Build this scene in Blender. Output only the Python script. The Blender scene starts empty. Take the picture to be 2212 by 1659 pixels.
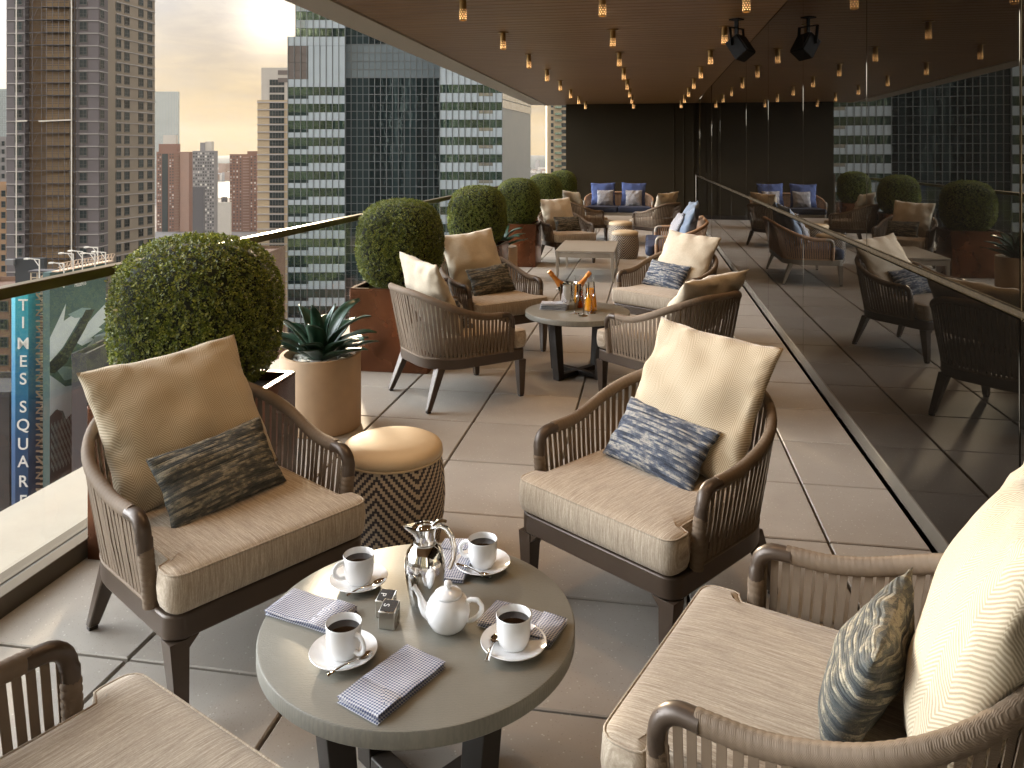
import bpy, bmesh, math, random
from mathutils import Vector, Matrix, noise as mnoise

PI = math.pi
R = math.radians
SC = bpy.context.scene
COL = SC.collection

# ------------------------------------------------------------------ view frame
FPX, CXP, CYP, EYE = 1705.0, 1106.0, 335.0, 1.6     # measured on a 2212 x 1659 view
YAW = math.atan(296.0 / FPX)
CA, SA = math.cos(YAW), math.sin(YAW)


def city(x, d, h=0.0):
    """x across and d away along the viewing axis -> terrace coordinates."""
    return Vector((x * CA - d * SA, x * SA + d * CA, h))


def at(px, py, d):
    return city((px - CXP) / FPX * d, d, EYE - (py - CYP) * d / FPX)


def on(px, py, h):
    """the point of the level plane at height h that is seen at px, py."""
    d = FPX * (EYE - h) / (py - CYP)
    return city((px - CXP) / FPX * d, d, h)


# ------------------------------------------------------------------ properties
def tag(o, label=None, cat=None, group=None, kind=None):
    if label:
        o['label'] = label
    if cat:
        o['category'] = cat
    if group:
        o['group'] = group
    if kind:
        o['kind'] = kind
    return o


def empty(name, loc=(0, 0, 0), rz=0.0, label=None, cat=None, group=None):
    o = bpy.data.objects.new(name, None)
    o.empty_display_size = 0.1
    COL.objects.link(o)
    o.location = loc
    o.rotation_euler = (0, 0, rz)
    return tag(o, label, cat, group)


def copy_tree(o, parent=None, kids=None):
    """copy of a thing with copies of its parts and sub-parts; mesh data are shared."""
    if kids is None:
        kids = {}
        for c in SC.objects:
            if c.parent is not None:
                kids.setdefault(c.parent.name, []).append(c)
    n = o.copy()
    COL.objects.link(n)
    n.parent = parent
    for c in kids.get(o.name, []):
        copy_tree(c, n, kids)
    return n


# ------------------------------------------------------------------ mesh builder
class MB:
    def __init__(self):
        self.v, self.f, self.m = [], [], []
        self.mi = 0

    def add(self, vs, fs):
        b = len(self.v)
        self.v += [tuple(p) for p in vs]
        for f in fs:
            self.f.append(tuple(b + i for i in f))
            self.m.append(self.mi)
        return self

    def hexa(self, p):
        """8 points, bottom ring 0-3 counter-clockwise, top ring 4-7."""
        return self.add(p, [(3, 2, 1, 0), (4, 5, 6, 7), (0, 1, 5, 4), (1, 2, 6, 5), (2, 3, 7, 6), (3, 0, 4, 7)])

    def box(self, x0, x1, y0, y1, z0, z1, M=None):
        p = [Vector(q) for q in ((x0, y0, z0), (x1, y0, z0), (x1, y1, z0), (x0, y1, z0), (x0, y0, z1), (x1, y0, z1), (x1, y1, z1), (x0, y1, z1))]
        if M is not None:
            p = [M @ q for q in p]
        return self.hexa(p)

    def bar(self, a, b, w, h, up=(0, 0, 1), w2=None, h2=None):
        a, b = Vector(a), Vector(b)
        t = (b - a).normalized()
        up = Vector(up)
        s = t.cross(up)
        if s.length < 1e-4:
            s = t.cross(Vector((1, 0, 0)))
        s.normalize()
        u = s.cross(t)
        w2 = w if w2 is None else w2
        h2 = h if h2 is None else h2
        q = []
        for c, ww, hh in ((a, w, h), (b, w2, h2)):
            q += [c - s * ww / 2 - u * hh / 2, c + s * ww / 2 - u * hh / 2, c + s * ww / 2 + u * hh / 2, c - s * ww / 2 + u * hh / 2]
        return self.hexa(q)

    def tube(self, pts, r, n=8, closed=False, caps=True, sx=1.0, sy=1.0, up=None):
        """tube along pts; r a number or a list; sx, sy squash its section (x across, y towards 'up')."""
        pts = [Vector(p) for p in pts]
        k = len(pts)
        vs = []
        prev = None
        for i in range(k):
            if closed:
                t = pts[(i + 1) % k] - pts[i - 1]
            else:
                t = pts[min(i + 1, k - 1)] - pts[max(i - 1, 0)]
            t.normalize()
            if up is not None:
                s = t.cross(Vector(up))
                if s.length < 1e-3:
                    s = prev or t.orthogonal()
            elif prev is None:
                s = t.orthogonal()
            else:
                s = prev - t * prev.dot(t)
            s.normalize()
            prev = s
            u = s.cross(t)
            rr = r[i] if isinstance(r, (list, tuple)) else r
            for j in range(n):
                a = 2 * PI * j / n
                vs.append(pts[i] + s * (math.cos(a) * rr * sx) + u * (math.sin(a) * rr * sy))
        fs = []
        m = k if closed else k - 1
        for i in range(m):
            i2 = (i + 1) % k
            for j in range(n):
                j2 = (j + 1) % n
                fs.append((i * n + j, i * n + j2, i2 * n + j2, i2 * n + j))
        if not closed and caps:
            fs.append(tuple(range(n))[::-1])
            fs.append(tuple((k - 1) * n + j for j in range(n)))
        return self.add(vs, fs)

    def lathe(self, prof, n=24, c=(0, 0, 0), M=None):
        """profile of (radius, height) turned round z; radius 0 closes an end."""
        vs, rings = [], []
        c = Vector(c)
        for r, z in prof:
            if r <= 1e-6:
                rings.append([len(vs)])
                vs.append(c + Vector((0, 0, z)))
            else:
                rings.append(list(range(len(vs), len(vs) + n)))
                for j in range(n):
                    a = 2 * PI * j / n
                    vs.append(c + Vector((r * math.cos(a), r * math.sin(a), z)))
        fs = []
        for a, b in zip(rings, rings[1:]):
            for j in range(n):
                j2 = (j + 1) % n
                if len(a) == 1 and len(b) == 1:
                    continue
                if len(a) == 1:
                    fs.append((a[0], b[j2], b[j]))
                elif len(b) == 1:
                    fs.append((a[j], a[j2], b[0]))
                else:
                    fs.append((a[j], a[j2], b[j2], b[j]))
        if M is not None:
            vs = [M @ p for p in vs]
        return self.add(vs, fs)

    def prism(self, poly, z0, z1):
        n = len(poly)
        vs = [(x, y, z0) for x, y in poly] + [(x, y, z1) for x, y in poly]
        fs = [tuple(range(n))[::-1], tuple(range(n, 2 * n))]
        fs += [(i, (i + 1) % n, n + (i + 1) % n, n + i) for i in range(n)]
        return self.add(vs, fs)

    def ball(self, c, rx, ry, rz, nu=10, nv=6):
        prof = [(math.sin(PI * i / nv), -math.cos(PI * i / nv)) for i in range(nv + 1)]
        prof[0] = (0, -1)
        prof[-1] = (0, 1)
        M = Matrix.Translation(Vector(c)) @ Matrix.Diagonal((rx, ry, rz, 1))
        return self.lathe(prof, nu, M=M)

    def grid(self, fn, nu, nv, wrap=False):
        vs = [fn(i / (nu if wrap else nu - 1), j / (nv - 1)) for j in range(nv) for i in range(nu)]
        fs = []
        for j in range(nv - 1):
            for i in range(nu if wrap else nu - 1):
                i2 = (i + 1) % nu
                fs.append((j * nu + i, j * nu + i2, (j + 1) * nu + i2, (j + 1) * nu + i))
        return self.add(vs, fs)

    def build(self, name, mats, parent=None, smooth=None, bevel=None, seg=2, label=None, loc=None, sub=0, fix=True):
        me = bpy.data.meshes.new(name)
        me.from_pydata(self.v, [], self.f)
        if fix:
            bm = bmesh.new()
            bm.from_mesh(me)
            bmesh.ops.recalc_face_normals(bm, faces=bm.faces)
            bm.to_mesh(me)
            bm.free()
        if not isinstance(mats, (list, tuple)):
            mats = [mats]
        for m in mats:
            me.materials.append(m)
        if len(mats) > 1:
            for p, i in zip(me.polygons, self.m):
                p.material_index = i
        me.validate()
        if smooth is not None:
            me.shade_smooth()
            me.set_sharp_from_angle(angle=R(smooth))
        me.update()
        o = bpy.data.objects.new(name, me)
        COL.objects.link(o)
        if parent is not None:
            o.parent = parent
        if loc is not None:
            o.location = loc
        if bevel:
            b = o.modifiers.new('bevel', 'BEVEL')
            b.width = bevel
            b.segments = seg
            b.limit_method = 'ANGLE'
            b.angle_limit = R(40)
            b.harden_normals = False
            if smooth is None:
                me.shade_smooth()
                me.set_sharp_from_angle(angle=R(50))
        if sub:
            s = o.modifiers.new('smooth', 'SUBSURF')
            s.levels = s.render_levels = sub
        if label:
            o['label'] = label
        return o


def inst(src, parent, loc=(0, 0, 0), rot=(0, 0, 0), scale=None):
    """another object on the same mesh."""
    o = src.copy()
    COL.objects.link(o)
    o.parent = parent
    o.location = loc
    o.rotation_euler = rot
    if scale:
        o.scale = scale
    return o


def smoothstep(a, b, x):
    t = max(0.0, min(1.0, (x - a) / (b - a)))
    return t * t * (3 - 2 * t)


def rounded(poly, r, n=5):
    """round the corners of a plan; r one radius or one for each corner."""
    out = []
    k = len(poly)
    for i in range(k):
        p0, p1, p2 = Vector(poly[i - 1]), Vector(poly[i]), Vector(poly[(i + 1) % k])
        rr = r[i] if isinstance(r, (list, tuple)) else r
        if rr <= 0:
            out.append(tuple(p1))
            continue
        a, b = (p0 - p1).normalized(), (p2 - p1).normalized()
        ang = a.angle(b)
        tl = rr / math.tan(ang / 2)
        q0, q1 = p1 + a * tl, p1 + b * tl
        c = p1 + (a + b).normalized() * (rr / math.sin(ang / 2))
        a0 = math.atan2(*(q0 - c).yx)
        a1 = math.atan2(*(q1 - c).yx)
        da = (a1 - a0 + PI) % (2 * PI) - PI
        for j in range(n + 1):
            t = a0 + da * j / n
            out.append((c.x + rr * math.cos(t), c.y + rr * math.sin(t)))
    return out


def resample(pts, n, closed=False):
    pts = [Vector(p) for p in pts]
    if closed:
        pts = pts + [pts[0]]
    L = [0.0]
    for a, b in zip(pts, pts[1:]):
        L.append(L[-1] + (b - a).length)
    out = []
    m = n if closed else n - 1
    k = 0
    for i in range(n):
        s = L[-1] * i / m
        while k < len(L) - 2 and L[k + 1] < s:
            k += 1
        t = (s - L[k]) / max(1e-9, L[k + 1] - L[k])
        out.append(pts[k].lerp(pts[k + 1], t))
    return out


ORD = ['first', 'second', 'third', 'fourth', 'fifth', 'sixth', 'seventh', 'eighth', 'ninth', 'tenth']

LAMP_W = 14.0
CLOUD_K, FILL_AWAY, FILL_LEFT = 2.4, 2.3, 33.0  # cloud brightness, then two sky lobes added out of view as fill light
SUN_E = 2.0
EXPO = 1.4
HAZE = 0.00004

# ------------------------------------------------------------------ materials
class NT:
    def __init__(self, tree):
        self.t = tree

    def n(self, typ, ins=None, **props):
        nd = self.t.nodes.new(typ)
        for k, v in props.items():
            setattr(nd, k, v)
        for k, v in (ins or {}).items():
            if isinstance(v, bpy.types.NodeSocket):
                self.t.links.new(v, nd.inputs[k])
            elif isinstance(v, bpy.types.Node):
                self.t.links.new(v.outputs[0], nd.inputs[k])
            else:
                nd.inputs[k].default_value = v
        return nd

    def math(self, op, a, b=0.0, c=0.0, clamp=False):
        nd = self.n('ShaderNodeMath', {0: a, 1: b, 2: c}, operation=op)
        nd.use_clamp = clamp
        return nd.outputs[0]

    def vmath(self, op, a, b=(0, 0, 0)):
        return self.n('ShaderNodeVectorMath', {0: a, 1: b}, operation=op)

    def ramp(self, fac, stops, interp='LINEAR'):
        nd = self.n('ShaderNodeValToRGB', {0: fac})
        cr = nd.color_ramp
        cr.interpolation = interp
        while len(cr.elements) < len(stops):
            cr.elements.new(0.5)
        for e, (p, c) in zip(cr.elements, stops):
            e.position = p
            e.color = (c, c, c, 1) if isinstance(c, (int, float)) else tuple(c) + (1,)
        return nd.outputs[0]

    def mix(self, fac, a, b, mode='MIX'):
        nd = self.n('ShaderNodeMix', data_type='RGBA', blend_type=mode)
        for k, v in ((0, fac), (6, a), (7, b)):
            if isinstance(v, bpy.types.NodeSocket):
                self.t.links.new(v, nd.inputs[k])
            elif k:
                nd.inputs[k].default_value = tuple(v) + (1,) if len(v) == 3 else v
            else:
                nd.inputs[k].default_value = v
        return nd.outputs[2]

    def coord(self, kind='Object'):
        return self.n('ShaderNodeTexCoord').outputs[kind]

    def scaled(self, v, s):
        return self.n('ShaderNodeMapping', {'Vector': v, 'Scale': s}).outputs[0]

    def noise(self, v, scale, detail=3, rough=0.55, dist=0.0):
        return self.n('ShaderNodeTexNoise', {'Vector': v, 'Scale': scale, 'Detail': detail, 'Roughness': rough, 'Distortion': dist}).outputs[0]

    def bump(self, h, strength=0.3, dist=0.01):
        return self.n('ShaderNodeBump', {'Height': h, 'Strength': strength, 'Distance': dist}).outputs[0]


def newmat(name):
    m = bpy.data.materials.new(name)
    m.use_nodes = True
    m.node_tree.nodes.clear()
    t = NT(m.node_tree)
    out = t.n('ShaderNodeOutputMaterial')
    return m, t, out


def finish(t, out, color, rough=0.6, metal=0.0, normal=None, **ins):
    d = {'Base Color': color if isinstance(color, bpy.types.NodeSocket) else tuple(color) + (1,), 'Roughness': rough, 'Metallic': metal}
    if normal is not None:
        d['Normal'] = normal
    for k, v in ins.items():
        d[k.replace('_', ' ')] = v
    b = t.n('ShaderNodeBsdfPrincipled', d)
    t.t.links.new(b.outputs[0], out.inputs['Surface'])
    return b


def plain(name, color, rough=0.6, metal=0.0, var=0.12, scale=6.0, bump=0.0, bscale=80.0, **ins):
    """a paint, metal or fabric with slight tone variation and a fine grain."""
    m, t, out = newmat(name)
    co = t.coord()
    f = t.noise(co, scale, 4)
    lo = tuple(c * (1 - var) for c in color)
    hi = tuple(min(1, c * (1 + var)) for c in color)
    c = t.mix(t.ramp(f, [(0.3, 0.0), (0.7, 1.0)]), lo, hi)
    r = t.ramp(f, [(0.25, max(0.02, rough * 0.88)), (0.75, min(1, rough * 1.12))])
    nrm = t.bump(t.noise(co, bscale, 3), bump, 0.004) if bump else None
    finish(t, out, c, r, metal, nrm, **ins)
    return m


M = {}
M['bronze'] = plain('bronze_paint', (0.075, 0.052, 0.036), 0.38, 0.25, 0.08)
M['dark_bronze'] = plain('dark_bronze_paint', (0.030, 0.024, 0.019), 0.42, 0.2, 0.1)
M['taupe_paint'] = plain('taupe_paint', (0.33, 0.285, 0.225), 0.42, 0.0, 0.05)
M['chrome'] = plain('polished_steel', (0.80, 0.79, 0.77), 0.06, 1.0, 0.03)
M['steel'] = plain('brushed_steel', (0.62, 0.60, 0.56), 0.28, 1.0, 0.06)
M['white_china'] = plain('glazed_china', (0.80, 0.80, 0.80), 0.10, 0.0, 0.02, Coat_Weight=0.5, Coat_Roughness=0.03)
M['coffee'] = plain('black_coffee', (0.012, 0.006, 0.003), 0.05, 0.0, 0.1)
M['brass'] = plain('aged_brass', (0.42, 0.27, 0.11), 0.32, 1.0, 0.12)
M['strip'] = plain('worn_brass_strip', (0.030, 0.022, 0.013), 0.8, 0.0, 0.6, 30, 0.3, 90, Specular_IOR_Level=0.08)
M['brass_dark'] = plain('dark_brass', (0.16, 0.12, 0.06), 0.36, 0.9, 0.15)
M['copper'] = plain('copper_sheet', (0.17, 0.070, 0.035), 0.28, 0.8, 0.35, 2.2, 0.25, 3)
M['soil'] = plain('potting_soil', (0.035, 0.024, 0.016), 0.95, 0.0, 0.4, 40, 0.6, 60)
M['pot'] = plain('sand_stone_pot', (0.50, 0.345, 0.215), 0.72, 0.0, 0.06, 9, 0.15, 180)
M['pebble'] = plain('white_pebble', (0.62, 0.60, 0.56), 0.55, 0.0, 0.25, 15)
M['leather_cream'] = plain('cream_vinyl', (0.66, 0.52, 0.34), 0.5, 0.0, 0.05, 8, 0.08, 240)
M['navy'] = plain('navy_canvas', (0.028, 0.038, 0.075), 0.65, 0.0, 0.12, 10, 0.2, 300)
M['blue_fabric'] = plain('blue_canvas', (0.055, 0.085, 0.22), 0.8, 0.0, 0.1, 8, 0.2, 300)
M['slate_fabric'] = plain('slate_blue_canvas', (0.15, 0.19, 0.25), 0.8, 0.0, 0.1, 8, 0.2, 300)
M['black_box'] = plain('black_speaker_cloth', (0.004, 0.004, 0.004), 0.7, 0.0, 0.2)
M['wall_dark'] = plain('dark_olive_wall', (0.030, 0.0225, 0.011), 0.65, 0.0, 0.08, 1.2, 0.05, 90, Specular_IOR_Level=0.2)
M['rail_paint'] = plain('warm_grey_aluminium', (0.115, 0.097, 0.075), 0.6, 0.0, 0.06, 2, Specular_IOR_Level=0.2)
M['fascia'] = plain('fascia_metal', (0.50, 0.43, 0.33), 0.45, 0.1, 0.05, 2)
M['ledge'] = plain('pale_stone_ledge', (0.45, 0.415, 0.35), 0.75, 0.0, 0.10, 3, 0.12, 120)
M['gasket'] = plain('dark_rubber', (0.03, 0.03, 0.03), 0.6)
M['orange_foil'] = plain('orange_foil', (0.62, 0.235, 0.045), 0.35, 0.5, 0.1)
M['bottle_glass'] = plain('dark_green_bottle', (0.010, 0.018, 0.008), 0.06, 0.0, 0.1)
M['ice'] = plain('ice_cubes', (0.75, 0.78, 0.80), 0.12, 0.0, 0.1)


def m_glow(name, col, strength):
    m, t, out = newmat(name)
    e = t.n('ShaderNodeEmission', {'Color': tuple(col) + (1,), 'Strength': strength})
    t.t.links.new(e.outputs[0], out.inputs['Surface'])
    return m


M['bulb'] = m_glow('lamp_glow', (1.0, 0.52, 0.20), 5.0)


def m_clear(name, tint, rough=0.0, ior=1.45, coat=1.0):
    """thin clear sheet: light passes straight on, with fresnel reflections."""
    m, t, out = newmat(name)
    tr = t.n('ShaderNodeBsdfTransparent', {'Color': tuple(tint) + (1,)})
    gl = t.n('ShaderNodeBsdfGlossy', {'Color': (1, 1, 1, 1), 'Roughness': rough})
    fr = t.n('ShaderNodeFresnel', {'IOR': ior})
    mx = t.n('ShaderNodeMixShader', {0: t.math('MULTIPLY', fr.outputs[0], coat), 1: tr.outputs[0], 2: gl.outputs[0]})
    t.t.links.new(mx.outputs[0], out.inputs['Surface'])
    return m


M['clear'] = m_clear('clear_balustrade_glass', (0.975, 0.982, 0.979), 0.0, 1.38, 0.15)
M['stemware'] = m_clear('thin_stemware_glass', (0.93, 0.93, 0.92), 0.0, 1.5, 1.2)
M['carafe_glass'] = m_clear('carafe_glass', (0.97, 0.97, 0.96), 0.0, 1.45, 0.3)


def m_juice(name, col):
    m, t, out = newmat(name)
    finish(t, out, col, 0.08, 0.0, Subsurface_Weight=0.35, Subsurface_Radius=(0.05, 0.02, 0.01), Subsurface_Scale=1.0)
    return m


M['orange_juice'] = m_juice('orange_juice', (0.88, 0.36, 0.02))
M['red_juice'] = m_juice('blood_orange_juice', (0.50, 0.10, 0.012))


def m_rope(name, col):
    m, t, out = newmat(name)
    co = t.coord()
    f = t.noise(co, 14, 3)
    w = t.n('ShaderNodeTexWave', {'Vector': co, 'Scale': 170.0, 'Distortion': 1.0, 'Detail': 1.0}, wave_type='BANDS', bands_direction='DIAGONAL').outputs[1]
    c = t.mix(f, tuple(x * 0.72 for x in col), tuple(min(1, x * 1.25) for x in col))
    c = t.mix(t.math('MULTIPLY', w, 0.25), c, tuple(x * 0.55 for x in col))
    finish(t, out, c, 0.72, 0.0, t.bump(w, 0.35, 0.002))
    return m


M['rope'] = m_rope('taupe_woven_strap', (0.185, 0.130, 0.083))
M['rope_tan'] = m_rope('tan_woven_strap', (0.50, 0.30, 0.175))


def m_herring():
    m, t, out = newmat('cream_herringbone')
    co = t.coord()
    s = t.n('ShaderNodeSeparateXYZ', {0: co})
    warp = t.math('MULTIPLY', t.noise(co, 9, 2), 0.006)
    u = t.math('ADD', s.outputs[0], warp)
    col = t.math('PINGPONG', u, 0.034)
    v = t.math('ADD', s.outputs[1], t.math('MULTIPLY', col, 1.25))
    line = t.math('PINGPONG', t.math('MULTIPLY', v, 1 / 0.0095), 0.5)
    line = t.math('MULTIPLY', line, 2.0)
    fine = t.noise(t.scaled(co, (900, 900, 900)), 1, 2)
    f = t.math('MULTIPLY', line, t.math('ADD', fine, 0.45), clamp=True)
    c = t.mix(t.ramp(f, [(0.25, 0.0), (0.7, 1.0)]), (0.62, 0.52, 0.365), (0.33, 0.255, 0.155))
    c = t.mix(t.math('MULTIPLY', t.noise(co, 5, 3), 0.35), c, (0.51, 0.42, 0.29))
    finish(t, out, c, 0.85, 0.0, t.bump(f, 0.25, 0.002), Sheen_Weight=0.3, Sheen_Roughness=0.5)
    return m


M['herring'] = m_herring()


def m_plaincushion():
    m, t, out = newmat('cream_linen')
    co = t.coord()
    a = t.noise(t.scaled(co, (420, 30, 30)), 1, 2)
    b = t.noise(t.scaled(co, (30, 420, 30)), 1, 2)
    f = t.math('MULTIPLY', t.math('ADD', a, b), 0.5)
    c = t.mix(t.ramp(f, [(0.3, 0.0), (0.7, 1.0)]), (0.46, 0.38, 0.265), (0.62, 0.53, 0.395))
    finish(t, out, c, 0.85, 0.0, t.bump(f, 0.2, 0.002), Sheen_Weight=0.3)
    return m


M['linen'] = m_plaincushion()


def m_stripe(name, stops, sc=150):
    m, t, out = newmat(name)
    co = t.coord()
    w = t.noise(co, 7, 2)
    s = t.n('ShaderNodeSeparateXYZ', {0: co})
    y = t.math('ADD', s.outputs[1], t.math('MULTIPLY', w, 0.006))
    row = t.math('SNAP', y, 1.0 / sc)
    v = t.n('ShaderNodeCombineXYZ', {0: t.math('MULTIPLY', s.outputs[0], 8.0), 1: t.math('ADD', t.math('MULTIPLY', row, 7.0 * sc), 0.5), 2: t.math('MULTIPLY', s.outputs[2], 4.0)}).outputs[0]
    f = t.noise(v, 1.0, 3, 0.65)
    rib = t.math('PINGPONG', y, 0.5 / sc)
    rib = t.math('MULTIPLY', rib, 2.0 * sc)
    knot = t.noise(t.scaled(co, (260, 420, 260)), 1, 2)
    g = t.math('ADD', f, t.math('MULTIPLY', t.math('SUBTRACT', knot, 0.5), 0.16))
    c = t.ramp(g, stops)
    finish(t, out, c, 0.9, 0.0, t.bump(t.math('ADD', rib, knot), 0.6, 0.004))
    return m


M['stripe_grey'] = m_stripe('charcoal_streaked_weave', [(0.30, (0.022, 0.025, 0.027)), (0.44, (0.060, 0.065, 0.062)), (0.51, (0.11, 0.105, 0.085)), (0.58, (0.33, 0.29, 0.21)), (0.64, (0.12, 0.12, 0.105)), (0.76, (0.045, 0.060, 0.075))])
M['stripe_blue'] = m_stripe('blue_streaked_weave', [(0.30, (0.022, 0.026, 0.036)), (0.43, (0.055, 0.070, 0.105)), (0.50, (0.12, 0.14, 0.18)), (0.58, (0.45, 0.43, 0.38)), (0.64, (0.20, 0.21, 0.23)), (0.74, (0.06, 0.08, 0.12))])


def m_seat():
    m, t, out = newmat('oatmeal_seat_weave')
    co = t.coord()
    streak = t.noise(t.scaled(co, (330, 14, 14)), 1, 2, 0.5)
    slub = t.noise(t.scaled(co, (700, 120, 120)), 1, 2)
    grain = t.noise(co, 620, 2)
    f = t.math('ADD', t.math('MULTIPLY', streak, 0.55), t.math('ADD', t.math('MULTIPLY', slub, 0.3), t.math('MULTIPLY', grain, 0.15)))
    c = t.ramp(f, [(0.36, (0.285, 0.220, 0.155)), (0.46, (0.385, 0.310, 0.228)), (0.54, (0.455, 0.375, 0.280)), (0.64, (0.58, 0.50, 0.385))])
    finish(t, out, c, 0.88, 0.0, t.bump(f, 0.4, 0.003), Sheen_Weight=0.15)
    return m


M['seat'] = m_seat()


def m_dots():
    m, t, out = newmat('grey_dotted_weave')
    co = t.coord()
    ch = t.n('ShaderNodeTexChecker', {'Vector': t.scaled(co, (1, 1, 0.01)), 'Scale': 90.0}).outputs[1]
    c = t.mix(ch, (0.20, 0.20, 0.22), (0.42, 0.41, 0.42))
    finish(t, out, c, 0.85)
    return m


M['dots'] = m_dots()


def m_napkin():
    m, t, out = newmat('blue_check_linen')
    co = t.coord()
    rot = t.n('ShaderNodeMapping', {'Vector': co, 'Rotation': (0, 0, R(45)), 'Scale': (1, 1, 0.8)}).outputs[0]
    ch = t.n('ShaderNodeTexChecker', {'Vector': rot, 'Scale': 215.0}).outputs[1]
    f = t.noise(co, 40, 2)
    c = t.mix(ch, (0.56, 0.56, 0.58), (0.055, 0.072, 0.16))
    c = t.mix(t.math('MULTIPLY', f, 0.25), c, (0.45, 0.45, 0.5))
    finish(t, out, c, 0.9, 0.0, t.bump(t.noise(co, 500, 2), 0.3, 0.002))
    return m


M['napkin'] = m_napkin()


def m_napstripe():
    m, t, out = newmat('blue_striped_linen')
    co = t.coord()
    w = t.n('ShaderNodeTexWave', {'Vector': co, 'Scale': 16.0, 'Distortion': 0.2}, bands_direction='Y').outputs[1]
    c = t.mix(t.ramp(w, [(0.72, 0.0), (0.8, 1.0)]), (0.70, 0.69, 0.67), (0.10, 0.13, 0.24))
    finish(t, out, c, 0.9)
    return m


M['napstripe'] = m_napstripe()


def m_tabletop():
    m, t, out = newmat('textured_grey_green_top')
    co = t.coord()
    w = t.n('ShaderNodeTexWave', {'Vector': t.scaled(co, (1, 1, 0.3)), 'Scale': 62.0, 'Distortion': 5.0, 'Detail': 2.0, 'Detail Scale': 2.5}, bands_direction='Y').outputs[1]
    n = t.noise(co, 5, 4)
    fine = t.noise(co, 240, 2)
    c = t.mix(t.ramp(n, [(0.3, 0.0), (0.7, 1.0)]), (0.178, 0.170, 0.145), (0.228, 0.218, 0.186))
    c = t.mix(t.math('MULTIPLY', w, 0.35), c, (0.28, 0.265, 0.215))
    h = t.math('ADD', w, t.math('MULTIPLY', fine, 0.5))
    finish(t, out, c, 0.40, 0.0, t.bump(h, 0.14, 0.0015))
    return m


M['tabletop'] = m_tabletop()


def m_paver():
    m, t, out = newmat('concrete_paver')
    co = t.coord()
    isl = t.n('ShaderNodeNewGeometry').outputs['Random Per Island']
    n = t.noise(co, 2.6, 5, 0.6)
    c = t.ramp(n, [(0.3, (0.345, 0.312, 0.272)), (0.7, (0.435, 0.398, 0.348))])
    c = t.mix(t.math('MULTIPLY', isl, 0.7), c, (0.31, 0.275, 0.235))
    sp = t.n('ShaderNodeTexVoronoi', {'Vector': co, 'Scale': 42.0}).outputs[0]
    sp2 = t.n('ShaderNodeTexVoronoi', {'Vector': co, 'Scale': 75.0}).outputs[0]
    c = t.mix(t.ramp(sp, [(0.07, 0.8), (0.14, 0.0)]), c, (0.62, 0.59, 0.54))
    c = t.mix(t.ramp(sp2, [(0.08, 0.5), (0.2, 0.0)]), c, (0.20, 0.17, 0.14))
    stain = t.noise(co, 0.9, 4, 0.65)
    c = t.mix(t.ramp(stain, [(0.42, 0.0), (0.68, 0.45)]), c, (0.25, 0.215, 0.175))
    r = t.ramp(n, [(0.3, 0.42), (0.7, 0.56)])
    finish(t, out, c, r, 0.0, t.bump(t.math('ADD', t.noise(co, 160, 3), t.math('MULTIPLY', n, 1.5)), 0.22, 0.003))
    return m


M['paver'] = m_paver()
M['joint'] = plain('dark_joint_bed', (0.05, 0.04, 0.032), 0.9)  # dark bed under the paver joints and above the ceiling boards


def m_soffit():
    m, t, out = newmat('stained_timber_soffit')
    co = t.coord()
    isl = t.n('ShaderNodeNewGeometry').outputs['Random Per Island']
    off = t.n('ShaderNodeCombineXYZ', {0: t.math('MULTIPLY', isl, 40.0), 1: isl, 2: 0.0}).outputs[0]
    v = t.vmath('ADD', t.scaled(co, (1.2, 26, 26)), off).outputs[0]
    g = t.noise(v, 1.0, 5, 0.6, 0.4)
    c = t.ramp(g, [(0.3, (0.20, 0.105, 0.038)), (0.55, (0.29, 0.160, 0.060)), (0.75, (0.36, 0.21, 0.085))])
    c = t.mix(t.math('MULTIPLY', isl, 0.3), c, (0.21, 0.12, 0.055))
    finish(t, out, c, 0.42, 0.0, t.bump(g, 0.12, 0.003))
    return m


M['soffit'] = m_soffit()


def m_mirror(name='smoked_mirror_glass', ior=1.78):
    m, t, out = newmat(name)
    co = t.coord()
    n = t.noise(t.scaled(co, (1, 0.35, 0.35)), 2.0, 2)
    finish(t, out, (0.004, 0.0033, 0.0025), 0.012, 0.0, t.bump(n, 0.010, 0.02), IOR=ior, Specular_Tint=(1.0, 0.86, 0.64, 1))
    return m


M['mirror'] = m_mirror()
M['mirror_low'] = m_mirror('dark_plinth_glass', 1.27)


def m_leaf(name, a, b, c3, rough=0.4, trans=0.25):
    m, t, out = newmat(name)
    isl = t.n('ShaderNodeNewGeometry').outputs['Random Per Island']
    co = t.coord()
    n = t.noise(co, 7, 3)
    f = t.math('ADD', t.math('MULTIPLY', isl, 0.7), t.math('MULTIPLY', n, 0.3))
    c = t.ramp(f, [(0.15, a), (0.55, b), (0.9, c3)])
    p = t.n('ShaderNodeBsdfPrincipled', {'Base Color': c, 'Roughness': rough})
    tr = t.n('ShaderNodeBsdfTranslucent', {'Color': c})
    mx = t.n('ShaderNodeMixShader', {0: trans, 1: p.outputs[0], 2: tr.outputs[0]})
    t.t.links.new(mx.outputs[0], out.inputs['Surface'])
    return m


M['box_leaf'] = m_leaf('boxwood_leaf', (0.045, 0.068, 0.008), (0.14, 0.172, 0.018), (0.36, 0.37, 0.065))
M['twig'] = plain('dark_twig_core', (0.018, 0.022, 0.008), 0.9, 0.0, 0.5, 20)
M['agave'] = m_leaf('agave_leaf', (0.012, 0.040, 0.026), (0.020, 0.060, 0.036), (0.035, 0.085, 0.045), 0.30, 0.12)


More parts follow.
